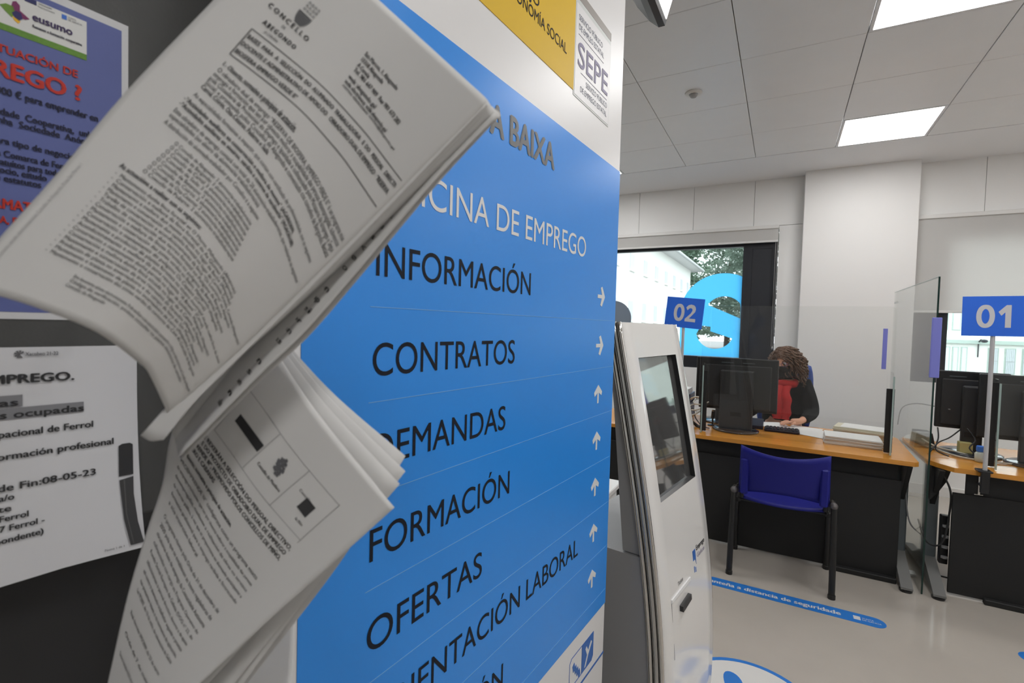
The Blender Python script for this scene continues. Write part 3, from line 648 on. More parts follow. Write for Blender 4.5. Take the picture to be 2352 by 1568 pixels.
rows = [('C O N C E L L O', .15, .335, .197, .012, .03), ('DE', .235, .25, .214, .008, 0), ('A B E G O N D O', .178, .322, .237, .0125, .05), ('(A CORUÑA)', .205, .262, .252, .007, 0),
        ('San Marcos, 1, Abegondo', .525, .715, .120, L, .02), ('15318 Abegondo', .53, .655, .136, L, .02), ('A Coruña', .533, .60, .152, L, .02), ('Tel. 981 647 909  Fax 981 673 282', .535, .82, .166, L, .02),
        ('web: abegondo.gal', .538, .70, .187, L, .015), ('sede electrónica: sede.abegondo.gal', .54, .80, .201, L, .015), ('correo electrónico: correo@abegondo.gal', .545, .88, .215, L, .015),
        ('BASES  PARA  A  SELECCIÓN  DO  ALUMNADO  TRABALLADOR/A   E  DO   PERSOAL   DIRECTIVO,', .175, 1.02, .286, .0108, .020),
        ('DOCENTE E ADMINISTRATIVO DE APOIO DO   OBRADOIRO DUAL DE EMPREGO   “RESERVA DE', .175, 1.02, .308, .0108, .020), ('BIOSFERA EMPREGO VERDE II”', .178, .45, .330, .0108, .020),
        ('1.- Obxecto, normativa e principios de actuación.', .18, .53, .370, L, .018),
        ('O obradoiro dual de emprego “RESERVA DE BIOSFERA, EMPREGO VERDE II” é un programa mixto de', .18, 1.04, .388, L, 0),
        ('emprego e formación que ten por obxecto mellorar a ocupabilidade das persoas desempregadas, subvencionado', .18, 1.03, .401, L, 0),
        ('pola Consellería de Promoción do Emprego e Igualdade e cofinanciado polo Ministerio de Emprego e Seguridade', .18, 1.04, .414, L, 0),
        ('Social, e promovido polos Concellos de Abegondo e conveniado cos concellos de Bergondo, Betanzos,', .18, 1.02, .427, L, 0),
        ('Carral, Coirós, Oza-Cesuras, Paderne e Sada.', .18, .515, .440, L, .015),
        ('As especialidades formativas a impartir, que contan con certificado de profesionalidade, son as seguintes:', .18, .96, .464, L, 0),
        ('-“Actividades auxiliares en conservación e mellora de montes” (AGAR0309)', .165, .80, .484, L, .018), ('-“Actividades auxiliares en viveiros, xardíns e centros de xardinería” (AGAO0108)', .165, .84, .499, L, .018),
        ('Este obradoiro de emprego contará cun total de 20 alumnos/as-traballadores/as, que realizarán as seguintes', .168, .98, .518, L, 0), ('especialidades (ao abeiro de alumnos/as traballadores/as)', .168, .62, .532, L, 0),
        ('A distribución do alumnado-traballador por Concellos é a seguinte:', .17, .655, .550, L, 0)]
for k, nme in enumerate(('Abegondo: 3', 'Bergondo: 3', 'Carral: 3', 'Sada: 3', 'Betanzos: 2', 'Coirós: 2', 'Oza-Cesuras: 2', 'Paderne: 2')):
    rows.append(('O Concello de %s alumnos/as-traballadores/as' % nme, .245 - .003 * k, .645 + .006 * k, .572 + .0125 * k, .0088, 0))
rows.append(('As actuacións a realizar son as seguintes:', .152, .51, .678, .0105, .02))
acts = ('Mantemento dunha finca forestal en O Monte, Mabegondo (Abegondo)', 'Conservación e mellora da finca forestal de As Quintas (Abegondo)', 'Mantemento e mellora dun monte situado no lugar de Beche (Abegondo)', 'Mantemento e conservación dun camiño forestal no lugar de Cernada Grande, Cerneda (Abegondo)',
        'Tarefas de conservación e acondicionamento da finca “Os Loureiros” en Abegondo', 'Traballos de conservación dun terreo forestal no Polígono de Bergondo', 'Conservación e mellora de fincas forestais no polígono de Bergondo (Bergondo)', 'Mantemento e conservación das zonas verdes en Babío, Mabegondo (Abegondo)',
        'Conservación e mantemento do polígono Os Capelos (Carral)', 'Mantemento e produción de plantas forestais no viveiro municipal situado nunha finca da zona', 'Acondicionamento e mellora da zona recreativa “A Braxe” (Carral)', 'Conservación e mantemento dunha parcela no lugar de Limiñoso, Mabegondo (Abegondo)',
        'Conservación e mellora dunha finca situada no lugar de A Cabana, en Mabegondo', 'Mantemento e conservación da área recreativa de Sarandós (Abegondo)', 'Produción de planta no invernadoiro e do campo da feira de San Marcos (Abegondo)', 'Mantemento e tratamento de planta no invernadoiro de Leiro (Abegondo) e contorna', 'Mantemento e conservación das zonas verdes da contorna da Casa do Concello de Bergondo')
for k, s in enumerate(acts):
    rows.append(('-  ' + s, .157, min(1.0, .33 + len(s) * .0072), .695 + .0122 * k, .0083, 0))
for k, s in enumerate(('Este documento asínase electronicamente. Pode verificar a súa autenticidade escaneando o código na sede electrónica do Concello de Abegondo', 'Código de verificación: pódese consultar na páxina electrónica do concello', 'Concello de Abegondo')):
    rows.append((s, .295, (1.0, .92, .44)[k], .915 + .011 * k, .0075, 0))
doc_text(rows, pa, doc)
mb = MB()                                                   # faint line of small print running up the left margin
vv, f = text2d('Documento asinado electronicamente. Concello de Abegondo. Praza San Marcos 1', 2); lo, hi = vv[:, 0].min(), vv[:, 0].max()
mb.add([pa0(.05 - y * .012 / CAP, .93 - (x - lo) / (hi - lo) * .23) for x, y in vv], f); mb.obj('margin_print', mat('pale_ink', (.36, .36, .36), .8), doc)
def doc_rule(fn, pts, w, m, parent):
    mb = MB()
    for (u0, v0), (u1, v1) in zip(pts[:-1], pts[1:]):
        n = 14; vs = []
        hor = abs(u1 - u0) > abs(v1 - v0)
        for k in range(n + 1):
            u, v = u0 + (u1 - u0) * k / n, v0 + (v1 - v0) * k / n
            a, b = (0, w) if hor else (w * 1.6, 0); vs += [fn(u - a / 2, v - b / 2), fn(u + a / 2, v + b / 2)]
        mb.add(vs, [[2 * k, 2 * k + 1, 2 * k + 3, 2 * k + 2] for k in range(n)])
    return mb.obj('rule', m, parent)
doc_rule(pa, [(.999, .262), (.166, .262), (.172, .340), (.999, .340)], .0018, M_ink, doc)
mb = MB()                                                   # striped shield of the letterhead
for k in range(7):
    v = .150 + k * .0045; hw = .030 * math.sqrt(max(0, 1 - (k / 7.2) ** 2)); mb.add([pa(.268 - hw, v), pa(.268 + hw, v), pa(.268 + hw, v + .0034), pa(.268 - hw, v + .0034)], [[0, 1, 2, 3]])
mb.obj('shield_mark', M_greyink, doc)
mb = MB()
for k in range(12): a = .245 + (k % 4) * .014; v = .118 + (k // 4) * .010; mb.add([pa(a, v), pa(a + .009, v), pa(a + .009, v + .006), pa(a, v + .006)], [[0, 1, 2, 3]])
mb.obj('shield_crown', mat('pale_ink', (.36, .36, .36), .8), doc)
pc = on_patch(SC_, NC_)
frag = [(w_, .28, .74, .12 + k * .030, .0125, .02) for k, w_ in enumerate(('de a', 'nas', 'as fi', 'fis', 'prof', 'oa', 'dun', 'ces', 'in os', 'los', 'proc', 'de', 'a o', 'que', 'son', 'emp', 'lei', 'por', 'ten', 'bas', 'dos', 'fin', 'as', 'con', 'un', 'pola')) if k % 7 != 6]
doc_text(frag, pc, doc)

doc2 = thing('hanging_document', 'lower stapled document with a row of three boxed emblems at its head', 'document', CTRL['D'][0][0])
S, N = patch('D', bulge=.004)
patch_obj(S, N, 'front_page', M_paper, doc2)
for q in ('D2', 'D3', 'D4', 'D5', 'E'):
    S2, N2 = patch(q, 14, 24); patch_obj(S2, N2, 'inner_page', M_paper, doc2)
pd0 = on_patch(S, N)
KV2, KD2 = [0, .28, .33, .40, .54, .60, .75, 1], [.0, .03, .05, .09, .09, .12, .12, .1]
pd = lambda u, v: pd0(u, v + float(np.interp(v, KV2, KD2)) * (u - .17))
M_fine = mat('fine_rule_ink', (.30, .30, .30), .8)
for a in ([(.265, .118), (.85, .122)], [(.215, .262), (.835, .278)], [(.85, .120), (.835, .290)], [(.48, .12), (.43, .265)], [(.67, .12), (.635, .275)], [(.265, .118), (.215, .262)]):
    doc_rule(pd0, a, .0012, M_fine, doc2)
mb = MB().add([pd0(.285, .178), pd0(.452, .178), pd0(.443, .205), pd0(.278, .202)], [[0, 1, 2, 3]]).obj('black_banner', M_ink, doc2)
mb = MB()
for k in range(26):
    a = k * 2.4; r_ = .022 * math.sqrt(k / 26); u, v = .565 + r_ * math.cos(a) * 1.1, .178 + r_ * math.sin(a) * 1.2; mb.add([pd0(u - .006, v - .005), pd0(u + .006, v - .004), pd0(u + .007, v + .005), pd0(u - .005, v + .004)], [[0, 1, 2, 3]])
mb.obj('coat_of_arms', M_greyink, doc2)
mb = MB().add([pd0(.735, .178), pd0(.79, .18), pd0(.785, .222), pd0(.728, .218)], [[0, 1, 2, 3]]).obj('dark_emblem', mat('ink_charcoal', (.045, .045, .047), .6), doc2)
rows = [('Concello de Monfero', .475, .63, .218, .009, .01), ('Concello', .69, .76, .172, .008, 0), ('de Miño', .755, .80, .232, .008, 0),
        ('BASES QUE REXERÁN A SELECCIÓN DO PERSOAL DIRECTIVO,', .06, .835, .298, .0102, .022), ('DOCENTE E DO PROXECTO DE OBRADOIRO DUAL DE EMPREGO', .06, .83, .315, .0102, .022), ('“PROEMPRENDE III”, PROMOVIDO POLOS CONCELLOS DE MIÑO,', .06, .83, .332, .0102, .022), ('MONFERO E CABANAS', .08, .345, .349, .0102, .022),
        ('1.- Obxecto, normativa e principios de actuación.', .10, .545, .373, .010, .035)]
para = ('“PROEMPRENDE III” configúrase como un programa mixto', 'de emprego e formación que ten por obxecto mellorar a ocupabilidade das persoas', 'desempregadas, mediante a realización de obras ou servizos', 'de interese público, á vez que se proporciona ao alumnado participante a', 'formación profesional para o emprego recibida e favorecendo', 'a súa inserción laboral', )
for k, s in enumerate(para): rows.append((s, .10, .81 if k < 5 else .45, .398 + .0225 * k, .0095, 0))
para2 = ('O programa réxese pola Orde do 31 de decembro de', '2020 pola que se establecen as bases reguladoras de', 'obradoiros duais de emprego da Comunidade Autónoma', 'cofinanciadas con cargo ao Programa Operativo do', 'Fondo Social Europeo de Galicia (DOG nº 22, do', 'seleccionarase o persoal directivo, docente e de apoio', 'así como o alumnado traballador segundo o previsto', 'nas presentes bases e na normativa de aplicación,', 'Lei 9/2007, do 13 de xuño, de subvencións de Galicia')
for k, s in enumerate(para2): rows.append((s, .10, .765 - .008 * k, .545 + .0225 * k, .0095, 0))
for k, s in enumerate(('Real decreto 395/2007, do 23 de marzo', 'Orde de 7 de maio', 'Decreto lexislativo 3/2015 do texto refundido')): rows.append((s, .10, .66 - .05 * k, .775 + .045 * k, .0095, 0))
doc_text(rows, pd, doc2)
for q, dz, lab in (('A', .09, 'thin dark hook holding the upper hanging document'), ('D', .006, 'thin dark hook holding the lower hanging document')):
    c = Vector(CTRL[q][0][0]); tip = c + Vector((0, 0, dz)); d = tip.dot(NS); base = tip + NS * (-.62 - d)
    hook(base, tip, c, lab)

# ================================================================== SELF-SERVICE KIOSK
PSI = math.radians(8)
KA, KN = Vector((math.sin(PSI), math.cos(PSI), 0)), Vector((math.cos(PSI), -math.sin(PSI), 0))
def kprof(z): return .0537 * z**3 - .2193 * z**2 + .0847 * z - .4647
def KF(x, d, z): return tuple(KA * d + KN * x + Vector((0, 0, z)))
ki = thing('ticket_kiosk', 'white self-service ticket kiosk with a touch screen beside the totem', 'kiosk', KF(-.55, 1.68, 0))
M_kw = mat('kiosk_white_gloss', (.80, .785, .765), .16, coat=.4)
M_kg = mat('kiosk_grey', (.40, .40, .41), .5)
zs = sorted(set([0, .03] + [round(.08 + .05 * k, 3) for k in range(28)] + [.905, 1.355, 1.468]))
zs = [z for z in zs if z <= 1.468]
DN, DF_, SN, SF = 1.432, 1.942, 1.507, 1.868
ds = [DN, DN + .012, SN, SF, DF_ - .012, DF_]
dep = [.012, .0, 0, 0, 0, .012]
mb = MB(); n = len(ds)
vs = [KF(kprof(z) - dep[k] ** 1.0 * .6, ds[k], z) for z in zs for k in range(n)]
fs = []
for i in range(len(zs) - 1):
    for k in range(n - 1):
        if k == 2 and zs[i] >= .9 and zs[i + 1] <= 1.36: continue
        a = i * n + k; fs.append([a, a + 1, a + n + 1, a + n])
raw('front_panel', vs, fs, M_kw, ki, True)
# top and inner body
vs = []; m_ = len(zs)
for z in zs: vs += [KF(kprof(z) - .008, DN + .004, z), KF(kprof(z) - .06, DN + .004, z), KF(kprof(z) - .06, DF_ - .004, z), KF(kprof(z) - .008, DF_ - .004, z)]
fs = [[4 * i + k, 4 * i + (k + 1) % 4, 4 * i + 4 + (k + 1) % 4, 4 * i + 4 + k] for i in range(m_ - 1) for k in (0, 1, 2)] + [[4 * m_ - 4, 4 * m_ - 3, 4 * m_ - 2, 4 * m_ - 1]]
raw('shell', vs, fs, M_kw, ki)
# chrome side mouldings: three ribs following the curve
for side, d0 in ((0, DN - .006), (1, DF_ + .006)):
    for off, r_, mm in ((-.012, .008, M_chrome), (-.029, .009, M_steel), (-.047, .008, M_chrome)):
        MB().tube([KF(kprof(z) + off, d0, z) for z in zs], r_, 8).obj('side_moulding', mm, ki, True)
# screen
zz_ = [z for z in zs if .905 <= z <= 1.355]
def kquad(rows, name, m): 
    vs = [p for r_ in rows for p in r_]; c = len(rows[0]); return raw(name, vs, [[i * c + k, i * c + k + 1, i * c + c + k + 1, i * c + c + k] for i in range(len(rows) - 1) for k in range(c - 1)], m, ki)
R = .022
kquad([[KF(kprof(z) - .0005, SF, z), KF(kprof(z) - R, SF, z)] for z in zz_], 'bezel', M_black)
kquad([[KF(kprof(z) - .0005, SN, z), KF(kprof(z) - R, SN, z)] for z in zz_], 'bezel', M_black)
kquad([[KF(kprof(.905), SN, .905), KF(kprof(.905), SF, .905)], [KF(kprof(.905) - R, SN, .905), KF(kprof(.905) - R, SF, .905)]], 'bezel', mat('bezel_steel', (.25, .25, .25), .3, metal=.8))
kquad([[KF(kprof(1.355), SN, 1.355), KF(kprof(1.355), SF, 1.355)], [KF(kprof(1.355) - R, SN, 1.355), KF(kprof(1.355) - R, SF, 1.355)]], 'bezel', M_black)
kquad([[KF(kprof(z) - R + .004, SN, z), KF(kprof(z) - R + .004, SF, z)] for z in zz_], 'screen', mat('touch_screen', (.09, .09, .09), .04, spec=1.0, ior=2.4))
# cabinet behind
MB().prism([(kprof(1.40) - .06, 1.40), (kprof(1.10) - .06, 1.10), (kprof(.745) - .06, .745), (-.625, .745), (-.672, 1.20), (-.70, 1.40)], lambda x, z, h: KF(x, h, z), DN + .02, DF_ - .02).obj('upper_cabinet', M_kg, ki)
MB().prism([(kprof(.742) - .06, .742), (kprof(.4) - .06, .4), (kprof(.0) - .06, 0), (-.86, 0), (-.86, .742)], lambda x, z, h: KF(x, h, z), DN + .01, DF_ - .01).obj('lower_cabinet', M_kg, ki)
# ticket slot, plate, print
kp = lambda d, z, h=.0006: KF(kprof(z) + h, d, z)
MB().prism([(1.503, .602), (1.503, .612), (1.688, .612), (1.688, .602)], lambda d, z, h: kp(d, z, h), 0, .004).obj('ticket_lip', mat('lip_white', (.8, .8, .8), .3), ki)
MB().prism([(1.503, .43), (1.503, .600), (1.5055, .600), (1.5055, .43)], lambda d, z, h: kp(d, z, h), 0, .0008).obj('door_seam', mat('seam_grey', (.2, .2, .2), .5), ki)
MB().prism([(1.573, .548), (1.573, .565), (1.66, .570), (1.66, .553)], lambda d, z, h: kp(d, z, h), 0, .012).obj('ticket_slot', M_black, ki)
lettering('Ticket', lambda s, z: kp(s, z), 1.572, 1.622, .626, .012, M_ink, ki)
lettering('Emprego', lambda s, z: kp(s, z), 1.779, 1.878, .668, .017, M_ink, ki, bold=.02)
lettering('Galicia', lambda s, z: kp(s, z), 1.783, 1.872, .642, .015, M_lil, ki)
MB().prism([(1.738, .645), (1.738, .678), (1.768, .678), (1.768, .625), (1.760, .645)], lambda d, z, h: kp(d, z, h), 0, .0008).obj('blue_mark', M_emb, ki)
MB().prism([(1.742, .605), (1.742, .625), (1.748, .625), (1.748, .605)], lambda d, z, h: kp(d, z, h), 0, .0008).prism([(1.756, .602), (1.756, .618), (1.762, .618), (1.762, .602)], lambda d, z, h: kp(d, z, h), 0, .0008).obj('blue_dots', M_emb, ki)

# ---- white pedestal glimpsed between totem and kiosk
cb = thing('low_cabinet', 'white low cabinet half hidden between totem and kiosk', 'cabinet', (-1.02, 2.35, 0))
MB().box(-1.3, -.74, 2.15, 2.55, 0, .60, bev=.004).obj('body', M_white, cb)
MB().box(-1.32, -.72, 2.12, 2.58, .604, .63, bev=.004).obj('top', M_white, cb)
MB().box(-1.29, -1.03, 2.14, 2.149, .03, .585, bev=.002).obj('door', M_white, cb); MB().box(-1.015, -.75, 2.14, 2.149, .03, .585, bev=.002).obj('door', M_white, cb)

# ---- ceiling-hung display at the top edge
dsp = thing('hanging_display', 'black ceiling-hung display with a bright face at the top edge', 'display', (-.47, 1.66, 2.62))
sec = [(-.446, 2.620), (-.470, 2.620), (-.505, 2.652), (-.556, 2.72), (-.60, 2.80), (-.60, 2.88), (-.372, 2.88)]
MB().prism(sec, lambda x, z, h: (x, h, z), 1.38, 1.965).obj('housing', M_black, dsp)
fx = lambda z: -.446 + (z - 2.620) * .285
MB().add([(fx(z) + o_, y, z) for o_ in (.001, .004) for y, z in ((1.40, 2.636), (1.952, 2.636), (1.952, 2.87), (1.40, 2.87))], [[0, 1, 2, 3], [4, 5, 6, 7], [0, 1, 5, 4], [1, 2, 6, 5], [2, 3, 7, 6], [3, 0, 4, 7]]).obj('lit_face', mat('display_white', (.8, .8, .8), .4, emit=(1, .99, .97), estr=1.3), dsp)
MB().tube([(-.5, 1.67, 2.86), (-.5, 1.67, ZC)], .02, 10).obj('ceiling_pole', M_black, dsp)

# ================================================================== DESKS
M_wood = mat('desk_wood', srgb(214, 146, 60), .22, noise=.18, scale=3.5, stretch=(1, 14, 14), coat=.25)
def desktop(mb, poly, z0, z1):
    return mb.prism(poly, lambda x, y, h: (x, y, h), z0, z1)
dk2 = thing('office_desk', 'orange-brown desk with black front panel behind the blue visitor chair', 'desk', (-.2, 4.0, 0))
desktop(MB(), [(-1.3, 3.59), (.69, 3.545), (.712, 3.565), (.735, 4.30), (.70, 4.40), (-1.3, 4.40)], .704, .73).obj('desktop', M_wood, dk2)
MB().box(-1.25, .63, 3.63, 3.65, .53, .70).obj('apron', M_blackm, dk2)
MB().box(-1.25, .645, 3.60, 3.625, .012, .60, bev=.002).obj('front_panel', M_blackm, dk2)
MB().box(.28, .64, 3.56, 3.60, .0, .03, bev=.004).obj('panel_foot', M_blackm, dk2)
def tleg(x, parent):
    MB().box(x - .03, x + .03, 3.72, 3.79, .05, .70, bev=.008).obj('leg', mat('leg_grey_steel', (.10, .12, .13), .4), parent)
    f = MB().prism([(3.50, .03), (3.47, .018), (3.47, .03), (3.55, .07), (3.74, .16), (3.79, .16), (3.98, .07), (4.25, .03), (4.25, .012), (3.76, .05)], lambda y, z, h: (h, y, z), x - .028, x + .028).obj('foot', mat('foot_grey', (.16, .16, .155), .45), parent)
    MB().lathe([(.03, 0), (.032, .012), (.012, .02)], (x, 3.50, 0), 14).obj('glide', M_black, parent)
    MB().lathe([(.03, 0), (.032, .008), (.012, .014)], (x, 4.22, 0), 14).obj('glide', M_black, parent)
    MB().prism([(3.55, .70), (3.75, .42), (3.79, .42), (3.79, .70)], lambda y, z, h: (h, y, z), x - .012, x + .012).obj('bracket', M_blackm, parent)
tleg(.672, dk2); tleg(-1.18, dk2)
dk1 = thing('office_desk', 'orange-brown desk with black front panel under the 01 sign', 'desk', (1.6, 3.9, 0))
desktop(MB(), [(.86, 3.535), (2.55, 3.50), (2.55, 4.35), (.77, 4.35), (.765, 3.70), (.80, 3.62)], .704, .73).obj('desktop', M_wood, dk1)
MB().box(.93, 2.5, 3.60, 3.62, .53, .70).obj('apron', M_blackm, dk1)
MB().box(.872, 2.5, 3.585, 3.60, .012, .58, bev=.002).obj('front_panel', M_blackm, dk1)
MB().box(1.02, 1.3, 3.55, 3.585, 0, .03, bev=.004).obj('panel_foot', M_blackm, dk1)
tleg(.815, dk1); tleg(2.4, dk1)
MB().prism([(.79, .70), (.88, .70), (.86, .62), (.83, .56), (.79, .50)], lambda x, z, h: (x, h, z), 3.66, 3.70).obj('corner_bracket', M_blackm, dk1)

# ---- glass divider between the desks
dv = thing('glass_divider', 'tall clear glass divider with green edges between the two desks', 'divider', (.745, 4.1, 0))
MB().add([(x_, y_, z_) for x_ in (.740, .746) for y_, z_ in ((3.506, .004), (4.72, .004), (4.72, 1.778), (3.506, 1.778))], [[0, 1, 2, 3], [7, 6, 5, 4]]).obj('glass_sheet', M_glass, dv)
MB().box(.739, .747, 3.50, 3.506, .004, 1.780).obj('front_edge', M_gedge, dv)
MB().box(.739, .747, 3.50, 4.72, 1.778, 1.781).obj('top_edge', mat('pale_glass_edge', (.35, .45, .42), .2), dv)
MB().box(.722, .764, 3.494, 3.512, 1.222, 1.555, bev=.003).obj('edge_tape', mat('lilac_tape', srgb(128, 132, 214), .5), dv)
MB().box(.725, .761, 3.72, 3.78, .004, .02).box(.725, .761, 4.5, 4.56, .004, .02).obj('floor_clip', M_steel, dv)
MB().box(.7385, .7395, 4.56, 4.70, 1.69, 1.705).obj('maker_mark', mat('etch', (.68, .68, .66), .6), dv)

# ---- desk screens
def desk_screen(xa, xb, y, z1, name, label, tapes):
    t = thing(name, label, 'screen', ((xa + xb) / 2, y, .73))
    r_ = .03; poly = [(xa, .735), (xb, .735)] + [(xb - r_ + r_ * math.cos(a), z1 - r_ + r_ * math.sin(a)) for a in [k * math.pi / 12 for k in range(7)]] + [(xa + r_ - r_ * math.sin(a), z1 - r_ + r_ * math.cos(a)) for a in [k * math.pi / 12 for k in range(7)]]
    MB().prism(poly, lambda x, z, h: (x, h, z), y, y + .005).obj('acrylic_sheet', M_acryl, t)
    return t
def fin(t, x, y, tall, blk):
    """clear buttress standing at right angles to the screen, with its black foam strip"""
    poly = [(y - .10, .735), (y, .735), (y, .735 + tall), (y - .07, .735 + tall), (y - .09, .735 + tall - .02)]
    MB().prism(poly, lambda yy, z, h: (h, yy, z), x - .0025, x + .0025).obj('acrylic_fin', M_acryl, t)
    MB().box(x - .02, x + .02, y - .022, y - .006, .735, .735 + blk, bev=.002).obj('black_strip', M_blackm, t)
    MB().box(x - .004, x + .004, y - .104, y - .098, .735, .735 + tall - .02).obj('fin_edge', mat('pale_glass_edge', (.35, .45, .42), .2), t)
s2 = desk_screen(-.50, .605, 3.735, 1.625, 'desk_screen', 'clear acrylic screen with black strips on the desk of sign 02', None)
fin(s2, -.472, 3.735, .49, .43); fin(s2, .590, 3.735, .49, .39)
MB().box(.540, .562, 3.728, 3.735, 1.242, 1.49).obj('lilac_tape', MATS['lilac_tape'], s2)
MB().tube([(-.235, 3.66, .7375), (-.115, 3.63, .7375), (-.10, 3.62, .7375)], .003, 5).obj('base_strip', M_acryl, s2)
s1 = desk_screen(1.02, 2.1, 3.70, 1.60, 'desk_screen', 'clear acrylic screen on the desk of sign 01', None)
fin(s1, 1.045, 3.70, .49, .47); fin(s1, 2.05, 3.70, .49, .40)

# ---- number signs
M_sgn = mat('number_sign_blue', srgb(46, 112, 232), .45)
M_sgw = mat('number_sign_white', (.66, .65, .68), .5)
def num_sign(x, y, zc, w, h, s, rot, label, clampz):
    t = thing('number_sign', label, 'sign', (x, y, .73))
    c, sn = math.cos(rot), math.sin(rot)
    fn = lambda a, b, hh=0.0: (x + a * c + b * sn, y - hh, zc - a * sn + b * c)
    MB().prism([(-w / 2, -h / 2), (w / 2, -h / 2), (w / 2, h / 2), (-w / 2, h / 2)], lambda a, b, hh: fn(a, b, hh), 0, .004).obj('sign_board', M_sgn, t)
    ch_ = h * .56; y0 = -h * .285; cw_ = w * .285
    def glyph(c, x0):
        q = lambda a, b, hh: fn(x0 + a * cw_, y0 + b * ch_, hh)
        if c == '0':
            ro = [(.5 + .5 * math.copysign(abs(math.cos(a)) ** .85, math.cos(a)), .5 + .52 * math.sin(a)) for a in [2 * math.pi * k / 36 for k in range(36)]]
            ri = [(.5 + .215 * math.cos(a), .5 + .33 * math.sin(a)) for a in [2 * math.pi * k / 36 for k in range(36)]]
            mb = MB().prism(ro, q, .004, .0046, [ri])
        elif c == '1':
            mb = MB().prism([(.44, 0), (.75, 0), (.75, 1), (.50, 1), (.08, .70), (.24, .53), (.44, .68)], q, .004, .0046)
        else:
            P = [(.0, .0), (.98, .0), (.98, .19), (.38, .19), (.66, .42), (.88, .60), (.93, .76), (.86, .91), (.70, 1.0), (.46, 1.03), (.22, .98), (.02, .84), (.16, .67), (.30, .78), (.45, .82), (.60, .77), (.62, .66), (.50, .50), (.0, .15)]
            mb = MB().prism(P, q, .004, .0046)
        mb.obj('digit', M_sgw, t)
    glyph(s[0], -w * .282); glyph(s[1], w * .03)
    MB().tube([(x - .02 * (rot * 6), y + .008, .742), fn(0, -h / 2 + .06, -.008)], .010, 10).obj('pole', mat('pole_grey', (.52, .52, .53), .35), t)
    MB().box(x - .03, x + .03, y - .015, y + .05, .731, .742, bev=.003).box(x - .018, x + .018, y - .018, y + .004, .62, .742, bev=.003).box(x - .02, x + .02, y - .01, y + .05, .655, .668, bev=.002).obj('clamp', M_black, t)
    MB().tube([(x - .012, y + .03, .60), (x - .012, y + .03, .70)], .006, 8).tube([(x - .03, y + .03, .60), (x + .006, y + .03, .602)], .003, 6).obj('clamp_screw', M_chrome, t)
num_sign(.977, 3.505, 1.566, .262, .211, '01', -.012, 'blue desk sign reading 01, nearest the right edge', 0)
num_sign(-.603, 3.57, 1.567, .25, .207, '02', .085, 'blue desk sign reading 02, tilted beside the kiosk', 0)

# ---- monitors (seen from behind)
def monitor(x, y, w, z0, z1, label, rz=0.0, broad=True):
    t = thing('computer_monitor', label, 'monitor', (x, y, .73))
    pv = (x, y, 0)
    MB().box(x - w / 2, x + w / 2, y - .012, y + .02, z0, z1, bev=.006, rz=rz, piv=pv, seg=2).obj('screen_housing', M_black, t)
    MB().box(x - w * .42, x + w * .42, y - .026, y - .012, z0 + .02, z1 - .05, bev=.006, rz=rz, piv=pv).obj('back_cover', mat('monitor_back', (.024, .024, .025), .5), t)
    MB().box(x - w / 2 + .015, x + w / 2 - .015, y + .0195, y + .0215, z0 + .02, z1 - .015, rz=rz, piv=pv).obj('panel', mat('lcd', (.03, .035, .045), .2), t)
    cw = .11 if broad else .05
    MB().box(x - cw, x + cw, y - .075, y - .035, .745, z1 - .085, bev=.01, rz=rz, piv=pv, seg=2).obj('stand_column', mat('monitor_stand', (.030, .030, .031), .45), t)
    MB().box(x - .05, x + .05, y - .037, y - .024, z1 - .22, z1 - .12, bev=.004, rz=rz, piv=pv).obj('mount_plate', M_black, t)
    MB().box(x - .035, x + .035, y - .078, y - .074, .84, .87, rz=rz, piv=pv).obj('cable_clip', M_blackm, t)
    MB().lathe([(.155, 0), (.155, .008), (.14, .014), (.03, .018)], (x, y - .02, .731), 30).obj('stand_base', mat('monitor_base', (.03, .035, .045), .15), t, True)
    for k in range(2): MB().box(x - .11 + k * .14, x - .03 + k * .14, y - .0275, y - .0255, z1 - .035, z1 - .03, rz=rz, piv=pv).obj('vent_slot', MATS['leg_grey_steel'], t)
    return t
monitor(-.272, 3.915, .52, .872, 1.252, 'large black monitor with broad stand in front of the seated woman')
monitor(-.40, 4.24, .40, .89, 1.236, 'second black monitor behind the left edge of the large one', rz=.12, broad=False)
monitor(1.045, 4.05, .34, .875, 1.237, 'smaller black monitor beside the glass divider on the 01 desk', rz=-.10, broad=False)
monitor(1.315, 3.89, .56, .86, 1.238, 'wide black monitor behind the 01 sign pole', broad=True)

# ---- papers, keyboard, phone on the desk
def sheets(x, y, w, d, n, rz, z=.731, dz=.0012, jit=.012, name='paper_stack', label='', cat='papers', m=None, parts='sheet'):
    t = thing(name, label, cat, (x, y, z))
    for k in range(n):
        MB().box(x - w / 2 + random.uniform(-jit, jit), x + w / 2 + random.uniform(-jit, jit), y - d / 2 + random.uniform(-jit, jit), y + d / 2 + random.uniform(-jit, jit), z + k * dz, z + (k + 1) * dz - .0002, rz=rz + random.uniform(-.04, .04)).obj(parts, m or M_paper, t)
    return t
sheets(.43, 3.90, .31, .22, 12, -.04, dz=.0042, jit=.006, label='thick stack of white papers at the front of the desk', parts='paper_bundle')
t = sheets(.515, 4.20, .30, .22, 6, -.22, dz=.011, jit=.008, label='pile of cream folders with a white sheet on top', name='folder_pile', cat='folders', m=mat('cream_folder', srgb(205, 198, 178), .7), parts='folder')
MB().box(.40, .66, 4.10, 4.30, .7975, .7995, rz=-.22).obj('top_sheet', M_paper, t)
for k, (x, y, rz, lab) in enumerate(((-.02, 4.27, .5, 'white sheet lying under the woman\'s hand'), (.16, 4.22, -.25, 'white form spread flat beside the keyboard'), (.26, 4.12, -.5, 'loose white form nearest the paper stack'))):
    o = MB().box(x - .105, x + .105, y - .148, y + .148, .7312 + k * .0006, .7316 + k * .0006, rz=rz).obj('loose_sheet', M_paper, origin=(x, y, .731)); tag(o, lab, 'paper')
